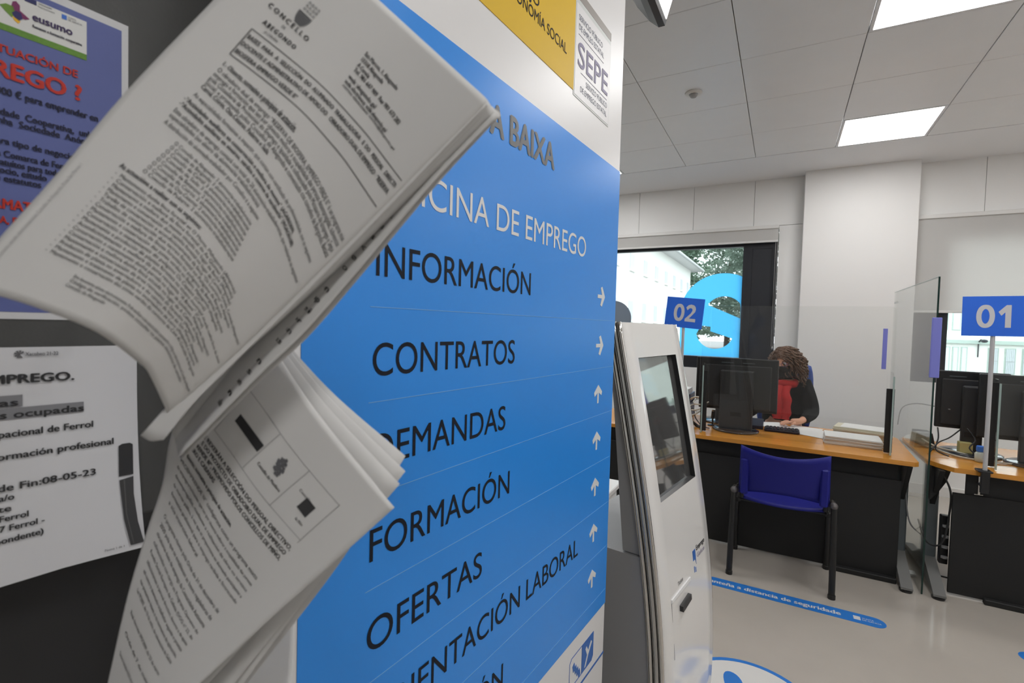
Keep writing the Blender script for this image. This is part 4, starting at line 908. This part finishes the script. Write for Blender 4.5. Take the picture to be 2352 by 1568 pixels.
kb = thing('keyboard', 'black keyboard lying in front of the woman', 'keyboard', (-.03, 4.02, .731))
MB().box(-.088, .135, 3.99, 4.12, .734, .750, bev=.004).obj('base', M_black, kb)
kme = None
for r_ in range(5):
    for c_ in range(9):
        x, y = -.078 + c_ * .0232, 4.002 + r_ * .0225
        if kme is None: o = MB().box(x, x + .018, y, y + .017, .750, .756, bev=.002).obj('key', M_blackm, kb); kme = (o.data, x, y)
        else: o = bpy.data.objects.new('key', kme[0]); link(o, kb); o.location = (x - kme[1], y - kme[2], 0)
ph = thing('desk_phone', 'dark desk telephone beside the monitor stand', 'phone', (-.16, 4.10, .731))
MB().prism([(4.045, .731), (4.175, .731), (4.175, .79), (4.045, .755)], lambda y, z, h: (h, y, z), -.222, -.098).obj('body', mat('phone_navy', (.02, .022, .035), .4), ph)
MB().tube([(-.205, 4.055, .783), (-.205, 4.11, .80), (-.205, 4.165, .808)], [.018, .012, .018], 10).obj('handset', M_black, ph, True)
wc = thing('webcam', 'small webcam on a stalk left of the monitor stand', 'webcam', (-.437, 3.98, .731))
MB().lathe([(.035, 0), (.035, .006), (.006, .012), (.006, .06)], (-.437, 3.98, .731), 16).obj('stand', M_black, wc)
MB().tube([(-.437, 3.98, .785), (-.432, 3.975, .84)], .014, 12).obj('barrel', M_black, wc); MB().tube([(-.432, 3.975, .84), (-.4315, 3.9745, .848)], .0135, 12).obj('lens_ring', M_chrome, wc)
MB().tube([(-.437, 4.0, .76), (-.40, 4.02, .742), (-.42, 3.95, .738)], .003, 5).obj('lead', M_black, wc)
tr = thing('paper_tray', 'stack of papers in a tray under the 02 sign', 'tray', (-.765, 4.27, .731))
MB().box(-.90, -.63, 4.15, 4.385, .86, .87).box(-.90, -.89, 4.15, 4.385, .731, .93).box(-.64, -.63, 4.15, 4.385, .731, .93).obj('tray_frame', mat('tray_blue', (.02, .02, .06), .4), tr)
for k in range(7): MB().box(-.88, -.65, 4.16 + random.uniform(-.01, .01), 4.37, .871 + k * .014, .883 + k * .014, rz=random.uniform(-.05, .05)).obj('paper_bundle', M_paper, tr)
def cable(pts, r_, m, label, name='cable', grp='cables on and under the desks'):
    o = MB().tube(bez(pts, 8), r_, 6).obj(name, m, None, True, origin=pts[0]); return tag(o, label, 'cable', grp)
M_cab = mat('cream_cable', (.55, .53, .46), .5); M_cabk = mat('black_cable', (.015, .015, .015), .5); M_cabg = mat('grey_cable', (.25, .25, .25), .5)
ring = [(-.60 + .055 * math.cos(a) + .003 * k, 3.92 + .05 * math.sin(a), .80 + .028 * math.sin(a * .98 + .6) + .004 * k) for k, a in enumerate([i * .55 for i in range(34)])]
cable(ring, .005, M_cab, 'coil of cream cable at the left end of the desk')
cable([(-.62, 4.1, .90), (-.58, 4.05, .925), (-.53, 4.0, .93), (-.50, 4.0, .90)], .006, M_cab, 'cream lead arching beside the second monitor')
cable([(-.66, 3.98, .74), (-.58, 3.95, .85), (-.55, 3.9, .79), (-.50, 3.86, .745), (-.44, 3.82, .736)], .004, M_cabk, 'black lead tangled left of the desk screen')
cable([(-.62, 3.86, .75), (-.57, 3.83, .77), (-.53, 3.85, .74), (-.49, 3.80, .737)], .012, M_cabk, 'thick black adaptor lead on the left of the desk')
# cables and clutter on the 01 desk
cable([(.83, 4.15, .75), (.88, 3.98, .742), (.95, 3.84, .739), (1.08, 3.80, .737), (1.2, 3.82, .737)], .006, M_cab, 'cream cable curving across the 01 desk')
cable([(.80, 4.05, .80), (.87, 3.97, .762), (.96, 3.93, .75), (1.03, 3.90, .737)], .005, M_cab, 'cream cable sagging below the smaller monitor')
cable([(.80, 3.80, .739), (.86, 3.88, .80), (.93, 3.95, .83), (1.0, 4.0, .89)], .004, M_cabk, 'black lead rising to the smaller monitor')
cable([(.87, 3.95, .885), (.865, 3.9, .83), (.85, 3.87, .76), (.90, 3.82, .737)], .004, M_cabk, 'black lead dropping from the smaller monitor')
cable([(1.0, 3.92, .90), (1.03, 3.88, .84), (1.0, 3.85, .79), (1.06, 3.80, .737)], .004, M_cabk, 'black lead hanging beside the screen fin')
cable([(.765, 4.5, .80), (.77, 4.42, .93), (.82, 4.30, .985), (.90, 4.18, .99), (.94, 4.02, .995)], .0035, M_cabg, 'thin grey lead looping up behind the glass divider')
cable([(.80, 3.66, .72), (.86, 3.60, .60), (.87, 3.62, .45), (.84, 3.60, .28), (.78, 3.64, .26), (.76, 3.75, .35)], .005, M_cabk, 'black lead hanging below the corner of the 01 desk')
cable([(.70, 3.78, .70), (.69, 3.72, .50), (.71, 3.70, .34), (.77, 3.72, .27)], .004, M_cabg, 'grey lead hanging in the gap between the desks')
cable([(.79, 3.80, .26), (.80, 3.78, .14), (.84, 3.72, .06), (.90, 3.70, .05)], .005, M_cabk, 'black lead trailing to the floor between the desks')
ps = thing('power_strip', 'black power strip hanging behind the gap between the desks', 'power strip', (.865, 3.68, .2))
MB().box(.845, .885, 3.66, 3.70, .14, .42, bev=.004).obj('body', M_black, ps)
for k in range(4): MB().lathe([(.016, 0), (.016, .01)], (.865, 3.648, .18 + k * .06), 12).obj('socket', mat('socket_grey', (.3, .3, .3), .5), ps)
db = thing('docking_box', 'black box with slanted side under the smaller monitor', 'box', (.87, 4.08, .731))
MB().prism([(.775, .731), (.885, .731), (.865, .83), (.785, .83)], lambda x, z, h: (x, h, z), 4.03, 4.16).obj('case', M_black, db)
MB().box(.79, .87, 4.026, 4.03, .745, .75).obj('vent', M_cabg, db)
mo = thing('computer_mouse', 'white mouse at the right end of the first desk', 'mouse', (.62, 4.42, .731))
mo.location = (.66, 4.32, .731); ORIG[mo] = Vector((.66, 4.32, .731))
MB().ball((.675, 4.30, .7345), (.035, .06, .032), 16, 8).obj('shell', mat('mouse_white', (.72, .72, .70), .3), mo, True)
MB().box(.672, .678, 4.245, 4.275, .757, .763).obj('wheel', M_cabg, mo)
bt = thing('blue_bottle', 'small bottle with a blue cap behind the sign pole', 'bottle', (1.03, 3.80, .731))
MB().lathe([(.022, 0), (.024, .01), (.024, .05), (.012, .062)], (1.03, 3.79, .731), 14).obj('body', mat('bottle_clear', (.5, .55, .5), .2), bt, True)
MB().lathe([(.016, .06), (.018, .066), (.018, .09), (.014, .094)], (1.03, 3.79, .731), 14).obj('cap', mat('cap_blue', (.05, .2, .7), .4), bt)
nt_ = thing('sticky_notes', 'yellowish note block under the smaller monitor', 'notes', (.96, 3.99, .731))
MB().box(.975, 1.035, 3.93, 3.99, .7465, .81, bev=.002).obj('block', mat('note_yellow', srgb(190, 180, 120), .7), nt_)

# ================================================================== VISITOR CHAIR
ch = thing('visitor_chair', 'blue plastic visitor chair with black legs facing the desk', 'chair', (.035, 3.38, 0))
M_cbl = mat('chair_blue_plastic', srgb(30, 33, 128), .45, spec=.3, bump=.15, bscale=250)
M_cbk = mat('chair_black_tube', (.012, .012, .012), .4)
def shell(fn, nu, nv, th, name, m):
    vs = []; 
    for h in (0, th):
        for i in range(nv + 1):
            for k in range(nu + 1): vs.append(fn(k / nu, i / nv, h))
    n = (nu + 1) * (nv + 1); fs = []
    for i in range(nv):
        for k in range(nu): a = i * (nu + 1) + k; fs += [[a, a + 1, a + nu + 2, a + nu + 1], [n + a, n + a + nu + 1, n + a + nu + 2, n + a + 1]]
    for i in range(nv): a = i * (nu + 1); fs.append([a, a + nu + 1, n + a + nu + 1, n + a]); b = a + nu; fs.append([b, n + b, n + b + nu + 1, b + nu + 1])
    for k in range(nu): fs.append([k, n + k, n + k + 1, k + 1]); b = nv * (nu + 1) + k; fs.append([b, b + 1, n + b + 1, n + b])
    return raw(name, vs, fs, m, ch, True)
def backf(u, v, h):
    x = .037 + (u - .5) * (.462 - .012 * v); e = 2 * u - 1
    ztop = .742 + .036 * e * e; zbot = .520 - .032 * e * e * (1 if abs(e) < .88 else 1.2)
    y = 3.165 + .050 * (1 - e * e) * .0 - .045 * (v - .5) + .045 * (e * e) - h
    return (x, y, zbot + (ztop - zbot) * v)
shell(backf, 24, 8, -.012, 'backrest', M_cbl)
for s_ in (-1, 1):
    x = .037 + s_ * .20
    MB().box(x - .020, x + .020, 3.180, 3.205, .49, .70, bev=.008).obj('back_rib', M_cbl, ch)
    MB().tube([(x + s_ * .012, 3.215, .46), (x + s_ * .012, 3.225, .60), (x + s_ * .012, 3.215, .70)], .012, 8).obj('back_support', M_cbk, ch)
def seatf(u, v, h):
    e = 2 * u - 1; x = .037 + e * (.215 + .01 * v); y = 3.19 + v * .42; d = 2 * v - 1
    z = .452 + .012 * e * e + .006 * d * d - .02 * max(0, v - .85) * 6 * .3
    if v < .12: y += .03 * e * e
    return (x, y, z - h)
shell(seatf, 16, 14, .014, 'seat', M_cbl)
for s_ in (-1, 1):
    x = .035 + s_ * .258
    MB().tube(bez([(x, 3.175, .01), (x + s_ * -.002, 3.185, .25), (x - s_ * .004, 3.20, .47), (x - s_ * .006, 3.215, .497), (x - s_ * .010, 3.26, .505)], 6), .0165, 10).obj('leg', M_cbk, ch, True)
    MB().tube(bez([(x, 3.565, .01), (x, 3.56, .25), (x - s_ * .004, 3.55, .42), (x - s_ * .02, 3.53, .437), (x - s_ * .03, 3.40, .437), (x - s_ * .03, 3.24, .437)], 6), .0165, 10).obj('leg', M_cbk, ch, True)
    MB().ball((x - s_ * .006, 3.21, .500), (.020, .03, .020)).obj('arm_socket', mat('arm_cap_grey', (.10, .09, .09), .4), ch, True)
    for yy in (3.175, 3.565): MB().lathe([(.019, 0), (.019, .02), (.017, .024)], (x, yy, 0), 12).obj('leg_cap', M_cbk, ch)
MB().tube([(-.19, 3.28, .432), (.262, 3.28, .432)], .011, 8).tube([(-.19, 3.50, .432), (.262, 3.50, .432)], .011, 8).obj('cross_bar', M_cbk, ch)

# ================================================================== FLOOR STICKERS
M_tape = mat('floor_tape_blue', srgb(44, 118, 200), .35); M_tpw = mat('floor_tape_white', (.62, .62, .64), .4)
def capsule(xa, xb, yc, r_):
    return [(xa + r_ * -math.sin(a), yc + r_ * math.cos(a)) for a in [k * math.pi / 10 for k in range(11)]] + [(xb + r_ * math.sin(a), yc - r_ * math.cos(a)) for a in [k * math.pi / 10 for k in range(11)]]
def strip(xa, xb, yc, label, txt):
    t = thing('floor_sticker', label, 'floor sticker', ((xa + xb) / 2, yc, 0), 'blue distance strips on the floor')
    MB().prism(capsule(xa, xb, yc, .050), lambda x, y, h: (x, y, h), .0002, .0008).obj('strip', M_tape, t)
    if txt:
        lettering('Manteña a distancia de seguridade', lambda a, b: (a, b, .0012), txt[0], txt[1], yc - .018, .036, M_tpw, t, bold=.03)
        MB().prism([(txt[1] + .055, yc - .018), (txt[1] + .055, yc + .018), (txt[1] + .085, yc + .018), (txt[1] + .085, yc - .018)], lambda x, y, h: (x, y, h), .0008, .0012).obj('emblem', M_tpw, t)
        for k, s in enumerate(('XUNTA', 'DE GALICIA')): lettering(s, lambda a, b: (a, b, .0012), txt[1] + .092, txt[1] + .092 + .05 + .03 * k, yc + .004 - .018 * k, .011, M_tpw, t)
strip(-.86, .465, 3.030, 'blue floor strip with white distance reminder in front of the chair', (-.345, .322))
strip(1.058, 2.35, 3.07, 'blue floor strip whose rounded end shows at the right edge', None)
cs = thing('round_floor_sticker', 'round white and blue footprint sticker on the floor beside the kiosk', 'floor sticker', (-.058, 2.10, 0))
cx, cy = -.058, 2.098
MB().prism(arc(cx, cy, .268, 0, 355, 60), lambda x, y, h: (x, y, h), .0002, .0006).obj('blue_ring', M_tape, cs)
MB().prism(arc(cx, cy, .247, 0, 355, 60), lambda x, y, h: (x, y, h), .0006, .0010).obj('white_disc', mat('sticker_white', (.66, .65, .63), .4), cs)
for sx, a0 in ((-.062, .25), (.075, -.10)):
    pts = []
    for k in range(26):
        a = 2 * math.pi * k / 26; rr = .036 + .006 * math.cos(a); y_ = .085 * math.sin(a); x_ = rr * math.cos(a) * (1 + .22 * math.sin(a))
        pts.append((cx + sx + x_ * math.cos(a0) - y_ * math.sin(a0), cy + .075 + x_ * math.sin(a0) + y_ * math.cos(a0)))
    MB().prism(pts, lambda x, y, h: (x, y, h), .0010, .0014).obj('footprint', M_tape, cs)
    hp = [(cx + sx + .03 * math.cos(a) + (.02 if sx < 0 else 0.0), cy - .075 + .04 * math.sin(a)) for a in [2 * math.pi * k / 18 for k in range(18)]]
    MB().prism(hp, lambda x, y, h: (x, y, h), .0010, .0014).obj('footprint', M_tape, cs)

# ================================================================== OFFICE CHAIR AND SEATED WOMAN
PX, PY = .035, 4.74
oc = thing('office_chair', 'blue swivel office chair behind the seated woman', 'chair', (PX, PY + .1, 0))
M_ocb = mat('office_chair_blue', srgb(60, 90, 170), .7, noise=.1, scale=60)
def ochair(nm, cx, cy, cz, w, d, h, curve):
    vs = []; nu, nv = 12, 10
    for hh in (0, 1):
        for i in range(nv + 1):
            for k in range(nu + 1):
                e, f = 2 * k / nu - 1, 2 * i / nv - 1
                rr = 1 - .10 * abs(f) ** 4
                if curve: vs.append((cx + e * w / 2 * rr, cy + d * (hh - .5) - .05 * e * e, cz + f * h / 2 * (1 - .06 * abs(e) ** 4)))
                else: vs.append((cx + e * w / 2 * rr, cy + f * d / 2, cz + h * (hh - .5) + .01 * e * e))
    n = (nu + 1) * (nv + 1); fs = []
    for i in range(nv):
        for k in range(nu): a = i * (nu + 1) + k; fs += [[a, a + 1, a + nu + 2, a + nu + 1], [n + a, n + a + nu + 1, n + a + nu + 2, n + a + 1]]
    for i in range(nv): a = i * (nu + 1); b = a + nu; fs += [[a, a + nu + 1, n + a + nu + 1, n + a], [b, n + b, n + b + nu + 1, b + nu + 1]]
    for k in range(nu): b = nv * (nu + 1) + k; fs += [[k, n + k, n + k + 1, k + 1], [b, b + 1, n + b + 1, n + b]]
    raw(nm, vs, fs, M_ocb, oc, True)
ochair('backrest', PX + .0, PY + .27, .90, .43, .06, .56, True)
ochair('seat', PX, PY + .08, .435, .46, .44, .07, False)
MB().tube([(PX, PY + .30, .40), (PX, PY + .34, .55), (PX, PY + .31, .75)], .02, 8).tube([(PX, PY + .1, .40), (PX, PY + .30, .40)], .018, 8).obj('back_bar', M_black, oc)
MB().tube([(PX, PY + .1, .08), (PX, PY + .1, .40)], .028, 10).obj('gas_column', M_black, oc)
for k in range(5):
    a = 2 * math.pi * k / 5 + .3; e = (PX + .27 * math.cos(a), PY + .1 + .27 * math.sin(a), .06)
    MB().tube([(PX, PY + .1, .10), e], [.026, .016], 8).obj('base_arm', M_black, oc)
    MB().ball((e[0], e[1], .028), (.026, .026, .028)).obj('castor', M_black, oc, True)

wm = thing('person', 'seated woman with curly brown hair, black face mask, red scarf and black jacket', 'person', (PX, PY, 0))
M_skin = mat('skin', srgb(205, 150, 122), .5); M_hair = mat('curly_brown_hair', srgb(92, 62, 40), .5, noise=.35, scale=60)
M_jack = mat('black_knit', (.004, .004, .005), .9, spec=.2, bump=.2, bscale=200); M_scarf = mat('red_scarf', srgb(168, 22, 24), .85, noise=.15, scale=40, bump=.3, bscale=120)
def skin(chains, root, sub=2):
    """chains: lists of (x,y,z,r); first chain's `root` vertex is the root. Returns verts, faces."""
    bm = bmesh.new(); lay = bm.verts.layers.skin.verify(); seen = {}
    for ci, c in enumerate(chains):
        prev = None
        for k, q in enumerate(c):
            key = tuple(round(a, 4) for a in q[:3])
            if key in seen: v = seen[key]
            else:
                v = bm.verts.new(q[:3]); v[lay].radius = (q[3], q[4] if len(q) > 4 else q[3]); seen[key] = v
                if (ci == 0 and k == root) or (ci > 0 and k == 0): v[lay].use_root = True
            if prev is not None and prev is not v: bm.edges.new((prev, v))
            prev = v
    me = bpy.data.meshes.new('sk'); bm.to_mesh(me); bm.free()
    o = bpy.data.objects.new('sk', me); COL.objects.link(o)
    o.modifiers.new('s', 'SKIN').use_smooth_shade = True
    ss = o.modifiers.new('d', 'SUBSURF'); ss.levels = sub; ss.render_levels = sub
    dg = bpy.context.evaluated_depsgraph_get(); ev = o.evaluated_get(dg); m2 = bpy.data.meshes.new_from_object(ev)
    vs = [tuple(v.co) for v in m2.vertices]; fs = [list(p.vertices) for p in m2.polygons]
    bpy.data.objects.remove(o); bpy.data.meshes.remove(me); bpy.data.meshes.remove(m2)
    return vs, fs
pel, sp1, chs, nkb, nkt = (PX, PY + .08, .56), (PX, PY + .07, .76), (PX, PY + .03, .95), (PX, PY, 1.055), (PX - .004, PY - .015, 1.13)
shl, shr = (PX + .150, PY + .01, 1.01), (PX - .155, PY + .01, 1.01)
ell, elr = (PX + .205, PY - .07, .80), (PX - .22, PY - .07, .80)
wrl, wrr = (PX + .115, PY - .385, .772), (PX - .262, PY - .40, .770)
pml, pmr = (PX + .045, PY - .425, .765), (PX - .285, PY - .465, .764)
def V4(p, *r): return (*p, *r)
body = [[V4(pel, .13, .10), V4(sp1, .12, .09), V4(chs, .13, .10), V4(nkb, .055), V4(nkt, .048)],
        [V4(chs, .13, .10), V4(shl, .055), V4(ell, .040), V4(wrl, .024), V4(pml, .030, .015)],
        [V4(chs, .13, .10), V4(shr, .055), V4(elr, .040), V4(wrr, .024), V4(pmr, .030, .015)],
        [V4(pel, .13, .10), (PX + .10, PY - .06, .53, .085), (PX + .12, PY - .36, .52, .062), (PX + .11, PY - .33, .12, .042), (PX + .11, PY - .36, .05, .038), (PX + .12, PY - .48, .035, .03)],
        [V4(pel, .13, .10), (PX - .10, PY - .06, .53, .085), (PX - .12, PY - .36, .52, .062), (PX - .11, PY - .33, .12, .042), (PX - .11, PY - .36, .05, .038), (PX - .12, PY - .48, .035, .03)]]
def fingers(pm, wr, thumb):
    d = (Vector(pm) - Vector(wr)).normalized(); sd = Vector((-d.y, d.x, 0)).normalized() * thumb
    out = []
    for k, ln in enumerate((.058, .068, .064, .050)):
        o_ = Vector(pm) + sd * (.024 - .016 * k); p = [o_ - d * .005, o_ + d * (.028) + Vector((0, 0, .004)), o_ + d * (.028 + ln * .45) + Vector((0, 0, -.004)), o_ + d * (.028 + ln * .75) + Vector((0, 0, -.016))]
        out.append([(*q, .0092 - .0007 * i) for i, q in enumerate(p)])
    b = Vector(pm) - d * .022 + sd * .022; p = [b, b + sd * .020 + d * .018 - Vector((0, 0, .004)), b + sd * .028 + d * .042 - Vector((0, 0, .008))]
    out.append([(*q, .0105 - .001 * i) for i, q in enumerate(p)])
    return out
body += fingers(pml, wrl, 1) + fingers(pmr, wrr, -1)
bv, bf = skin(body, 0)
# head
HY = math.radians(-24)                                   # face turned a little towards the monitor
HCn = Vector((PX - .004, PY - .035, 1.195)); HR = Matrix.Rotation(HY, 3, 'Z') @ Matrix.Rotation(math.radians(10), 3, 'X')
def hp(x, y, z): return tuple(HCn + HR @ Vector((x, y, z)))
hb = MB().ball((0, 0, 0), (.074, .094, .118), 28, 22); hv = []
for x, y, z in hb.v:
    if z < -.02: t_ = min(1, (-z - .02) / .1); x *= 1 - .28 * t_; y = y * (1 - .12 * t_) - .010 * t_
    if y < 0 and z > -.03 and z < .05: y *= .97
    nd = math.exp(-((x / .013) ** 2 + ((z + .022) / .026) ** 2)) if y < -.03 else 0; y -= .024 * nd
    ey = math.exp(-(((abs(x) - .031) / .015) ** 2 + ((z - .012) / .012) ** 2)) if y < -.03 else 0; y += .008 * ey
    lp = math.exp(-((x / .024) ** 2 + ((z + .066) / .010) ** 2)) if y < -.03 else 0; y -= .006 * lp
    hv.append(hp(x, y, z))
n0 = len(bv); bv += hv; bf += [[i + n0 for i in f] for f in hb.f]
for s_ in (-1, 1):
    er = MB().ball((0, 0, 0), (.010, .022, .032), 10, 8); n0 = len(bv); bv += [hp(x + s_ * .075, y + .01, z - .005) for x, y, z in er.v]; bf += [[i + n0 for i in f] for f in er.f]
raw('body', bv, bf, M_skin, wm, True)
for s_ in (-1, 1):
    e_ = MB(); eb = MB().ball((0, 0, 0), .0115, 10, 8); e_.add([hp(x + s_ * .031, y - .0795, z + .012) for x, y, z in eb.v], eb.f); eye = e_.obj('eye', mat('eye_white', (.6, .58, .56), .3), wm, True)
    e2 = MB(); eb = MB().ball((0, 0, 0), (.0055, .003, .0055), 10, 6); e2.add([hp(x + s_ * .031, y - .0905, z + .011) for x, y, z in eb.v], eb.f); e2.obj('iris', mat('iris_brown', (.03, .015, .01), .2), eye, True)
    MB().tube([hp(s_ * .016, -.094, .030), hp(s_ * .032, -.092, .036), hp(s_ * .048, -.080, .032)], [.003, .0035, .002], 6).obj('eyebrow', M_hair, wm, True)
# mask
mk = []; nu, nv = 18, 10
for i in range(nv + 1):
    for k in range(nu + 1):
        a = math.radians(-78 + 156 * k / nu); z = -.012 - .098 * i / nv
        w_, d_ = .073 * (1 - .24 * max(0, i / nv - .25)), .098 + .014 * math.exp(-((i / nv - .18) / .2) ** 2) * math.exp(-(a / .5) ** 2) - .012 * (i / nv)
        mk.append(hp(w_ * 1.07 * math.sin(a), -d_ * 1.05 * math.cos(a) , z + (.006 * math.cos(a) if i == 0 else 0)))
raw('face_mask', mk, [[i * (nu + 1) + k, i * (nu + 1) + k + 1, (i + 1) * (nu + 1) + k + 1, (i + 1) * (nu + 1) + k] for i in range(nv) for k in range(nu)], mat('black_mask', (.008, .008, .009), .75), wm, True)
# glasses
gl = MB()
for s_ in (-1, 1):
    gl.tube([hp(s_ * .034 + .024 * math.cos(a), -.105 + .006 * abs(math.cos(a)), .008 + .017 * math.sin(a)) for a in [2 * math.pi * k / 16 for k in range(16)]], .0016, 5, closed=True)
    gl.tube([hp(s_ * .058, -.098, .012), hp(s_ * .078, -.03, .012), hp(s_ * .078, .01, .008)], .0015, 5)
gl.tube([hp(-.010, -.108, .012), hp(.010, -.108, .012)], .0016, 5); gl.obj('glasses', mat('glasses_purple', srgb(60, 40, 110), .3), wm)
# hair: a close cap and many loose curls
cap = MB().ball((0, 0, 0), (.092, .110, .128), 24, 18)
cf = [f for f in cap.f if not all(cap.v[i][1] < -.035 and cap.v[i][2] < .062 for i in f) and not all(cap.v[i][2] < -.07 for i in f)]
raw('hair_cap', [hp(x * 1.0, y + .012, z + .012) for x, y, z in cap.v], cf, M_hair, wm, True)
g = np.random.default_rng(11); hm = MB()
for k in range(420):
    th = g.uniform(0, 2 * math.pi); zz0 = g.uniform(-.25, 1)
    rr = math.sqrt(max(0, 1 - zz0 * zz0)); x, y, z = .092 * rr * math.cos(th), .110 * rr * math.sin(th) + .012, .126 * zz0 + .012
    if y < -.02 and z < .068: continue
    p0 = Vector((x, y, z)); out = Vector((x, y * .8 + .004, 0)); out = out.normalized() if out.length > 1e-4 else Vector((0, 1, 0))
    if out.y < -.3: out = Vector((math.copysign(.9, x), .1, 0)).normalized()
    ln = g.uniform(.10, .20) + .08 * max(0, -zz0 + .3); pts = []; ph = g.uniform(0, 6.28); cr_ = g.uniform(.009, .016); turns = g.uniform(2.2, 3.8)
    spread = g.uniform(.020, .065); e1 = out; e2 = Vector((-out.y, out.x, 0))
    for i in range(14):
        t_ = i / 13; a = ph + turns * 2 * math.pi * t_
        c = p0 + out * spread * math.sin(min(1, t_ * 1.6) * math.pi / 2) * (1 if z < .08 else .8) + Vector((0, 0, .016 * math.sin(t_ * math.pi) * (1 if z > .03 else .3) - ln * t_ ** 1.35))
        c = c + cr_ * (math.cos(a) * e1 + math.sin(a) * e2) * min(1, t_ * 4)
        pts.append(hp(*c))
    hm.tube(pts, [0.0038 + .002 * math.sin(math.pi * i / 13) for i in range(14)], 5)
hm.obj('hair_curls', M_hair, wm, True)
# jacket
jk = [[V4(pel, .185, .135), V4(sp1, .180, .125), V4(chs, .175, .125), (PX, PY + .005, 1.035, .075)],
      [V4(chs, .175, .125), V4(shl, .078), V4(ell, .060), (wrl[0] + .02, wrl[1] + .04, wrl[2] + .006, .036)],
      [V4(chs, .175, .125), V4(shr, .078), V4(elr, .060), (wrr[0] + .0, wrr[1] + .04, wrr[2] + .006, .036)]]
jv, jf = skin(jk, 0); raw('jacket', jv, jf, M_jack, wm, True)
tk = [[(PX, PY + .09, .52, .155, .12), (PX + .10, PY - .06, .53, .095), (PX + .12, PY - .36, .52, .072), (PX + .11, PY - .33, .12, .052)], [(PX, PY + .09, .52, .155, .12), (PX - .10, PY - .06, .53, .095), (PX - .12, PY - .36, .52, .072), (PX - .11, PY - .33, .12, .052)]]
tv, tf = skin(tk, 0); raw('trousers', tv, tf, mat('dark_trousers', (.015, .015, .02), .85), wm, True)
# scarf: loop round the neck and two hanging ends
sl = skin([[(PX + .075 * math.cos(a), PY - .02 + .085 * math.sin(a), 1.055 - .035 * (1 - math.sin(a)) * .5 + .006 * math.sin(3 * a), .036) for a in [2 * math.pi * k / 12 for k in range(13)]]], 0, 1)
sm = MB(); sm.add(*sl)
for dx, w_ in ((-.045, 0), (.012, 1)):
    pts = [(PX + dx, PY - .105, 1.02), (PX + dx - .006, PY - .165, .95), (PX + dx + .004, PY - .185, .87), (PX + dx, PY - .205, .79), (PX + dx - .004, PY - .215, .75)]
    nn = 9
    for h in (0, 1):
        pass
    vs = []; P = bez(pts, 5)
    for i, p in enumerate(P):
        for k in range(nn):
            a = 2 * math.pi * k / nn; wv = .036 + .006 * math.sin(i * .9 + w_); vs.append((p.x + wv * math.cos(a), p.y + .018 * math.sin(a) + .005 * math.cos(3 * a + i * .3), p.z))
    sm.add(vs, [[i * nn + k, i * nn + (k + 1) % nn, (i + 1) * nn + (k + 1) % nn, (i + 1) * nn + k] for i in range(len(P) - 1) for k in range(nn)] + [list(range(nn)), [(len(P) - 1) * nn + k for k in range(nn)][::-1]])
sm.obj('scarf', M_scarf, wm, True)
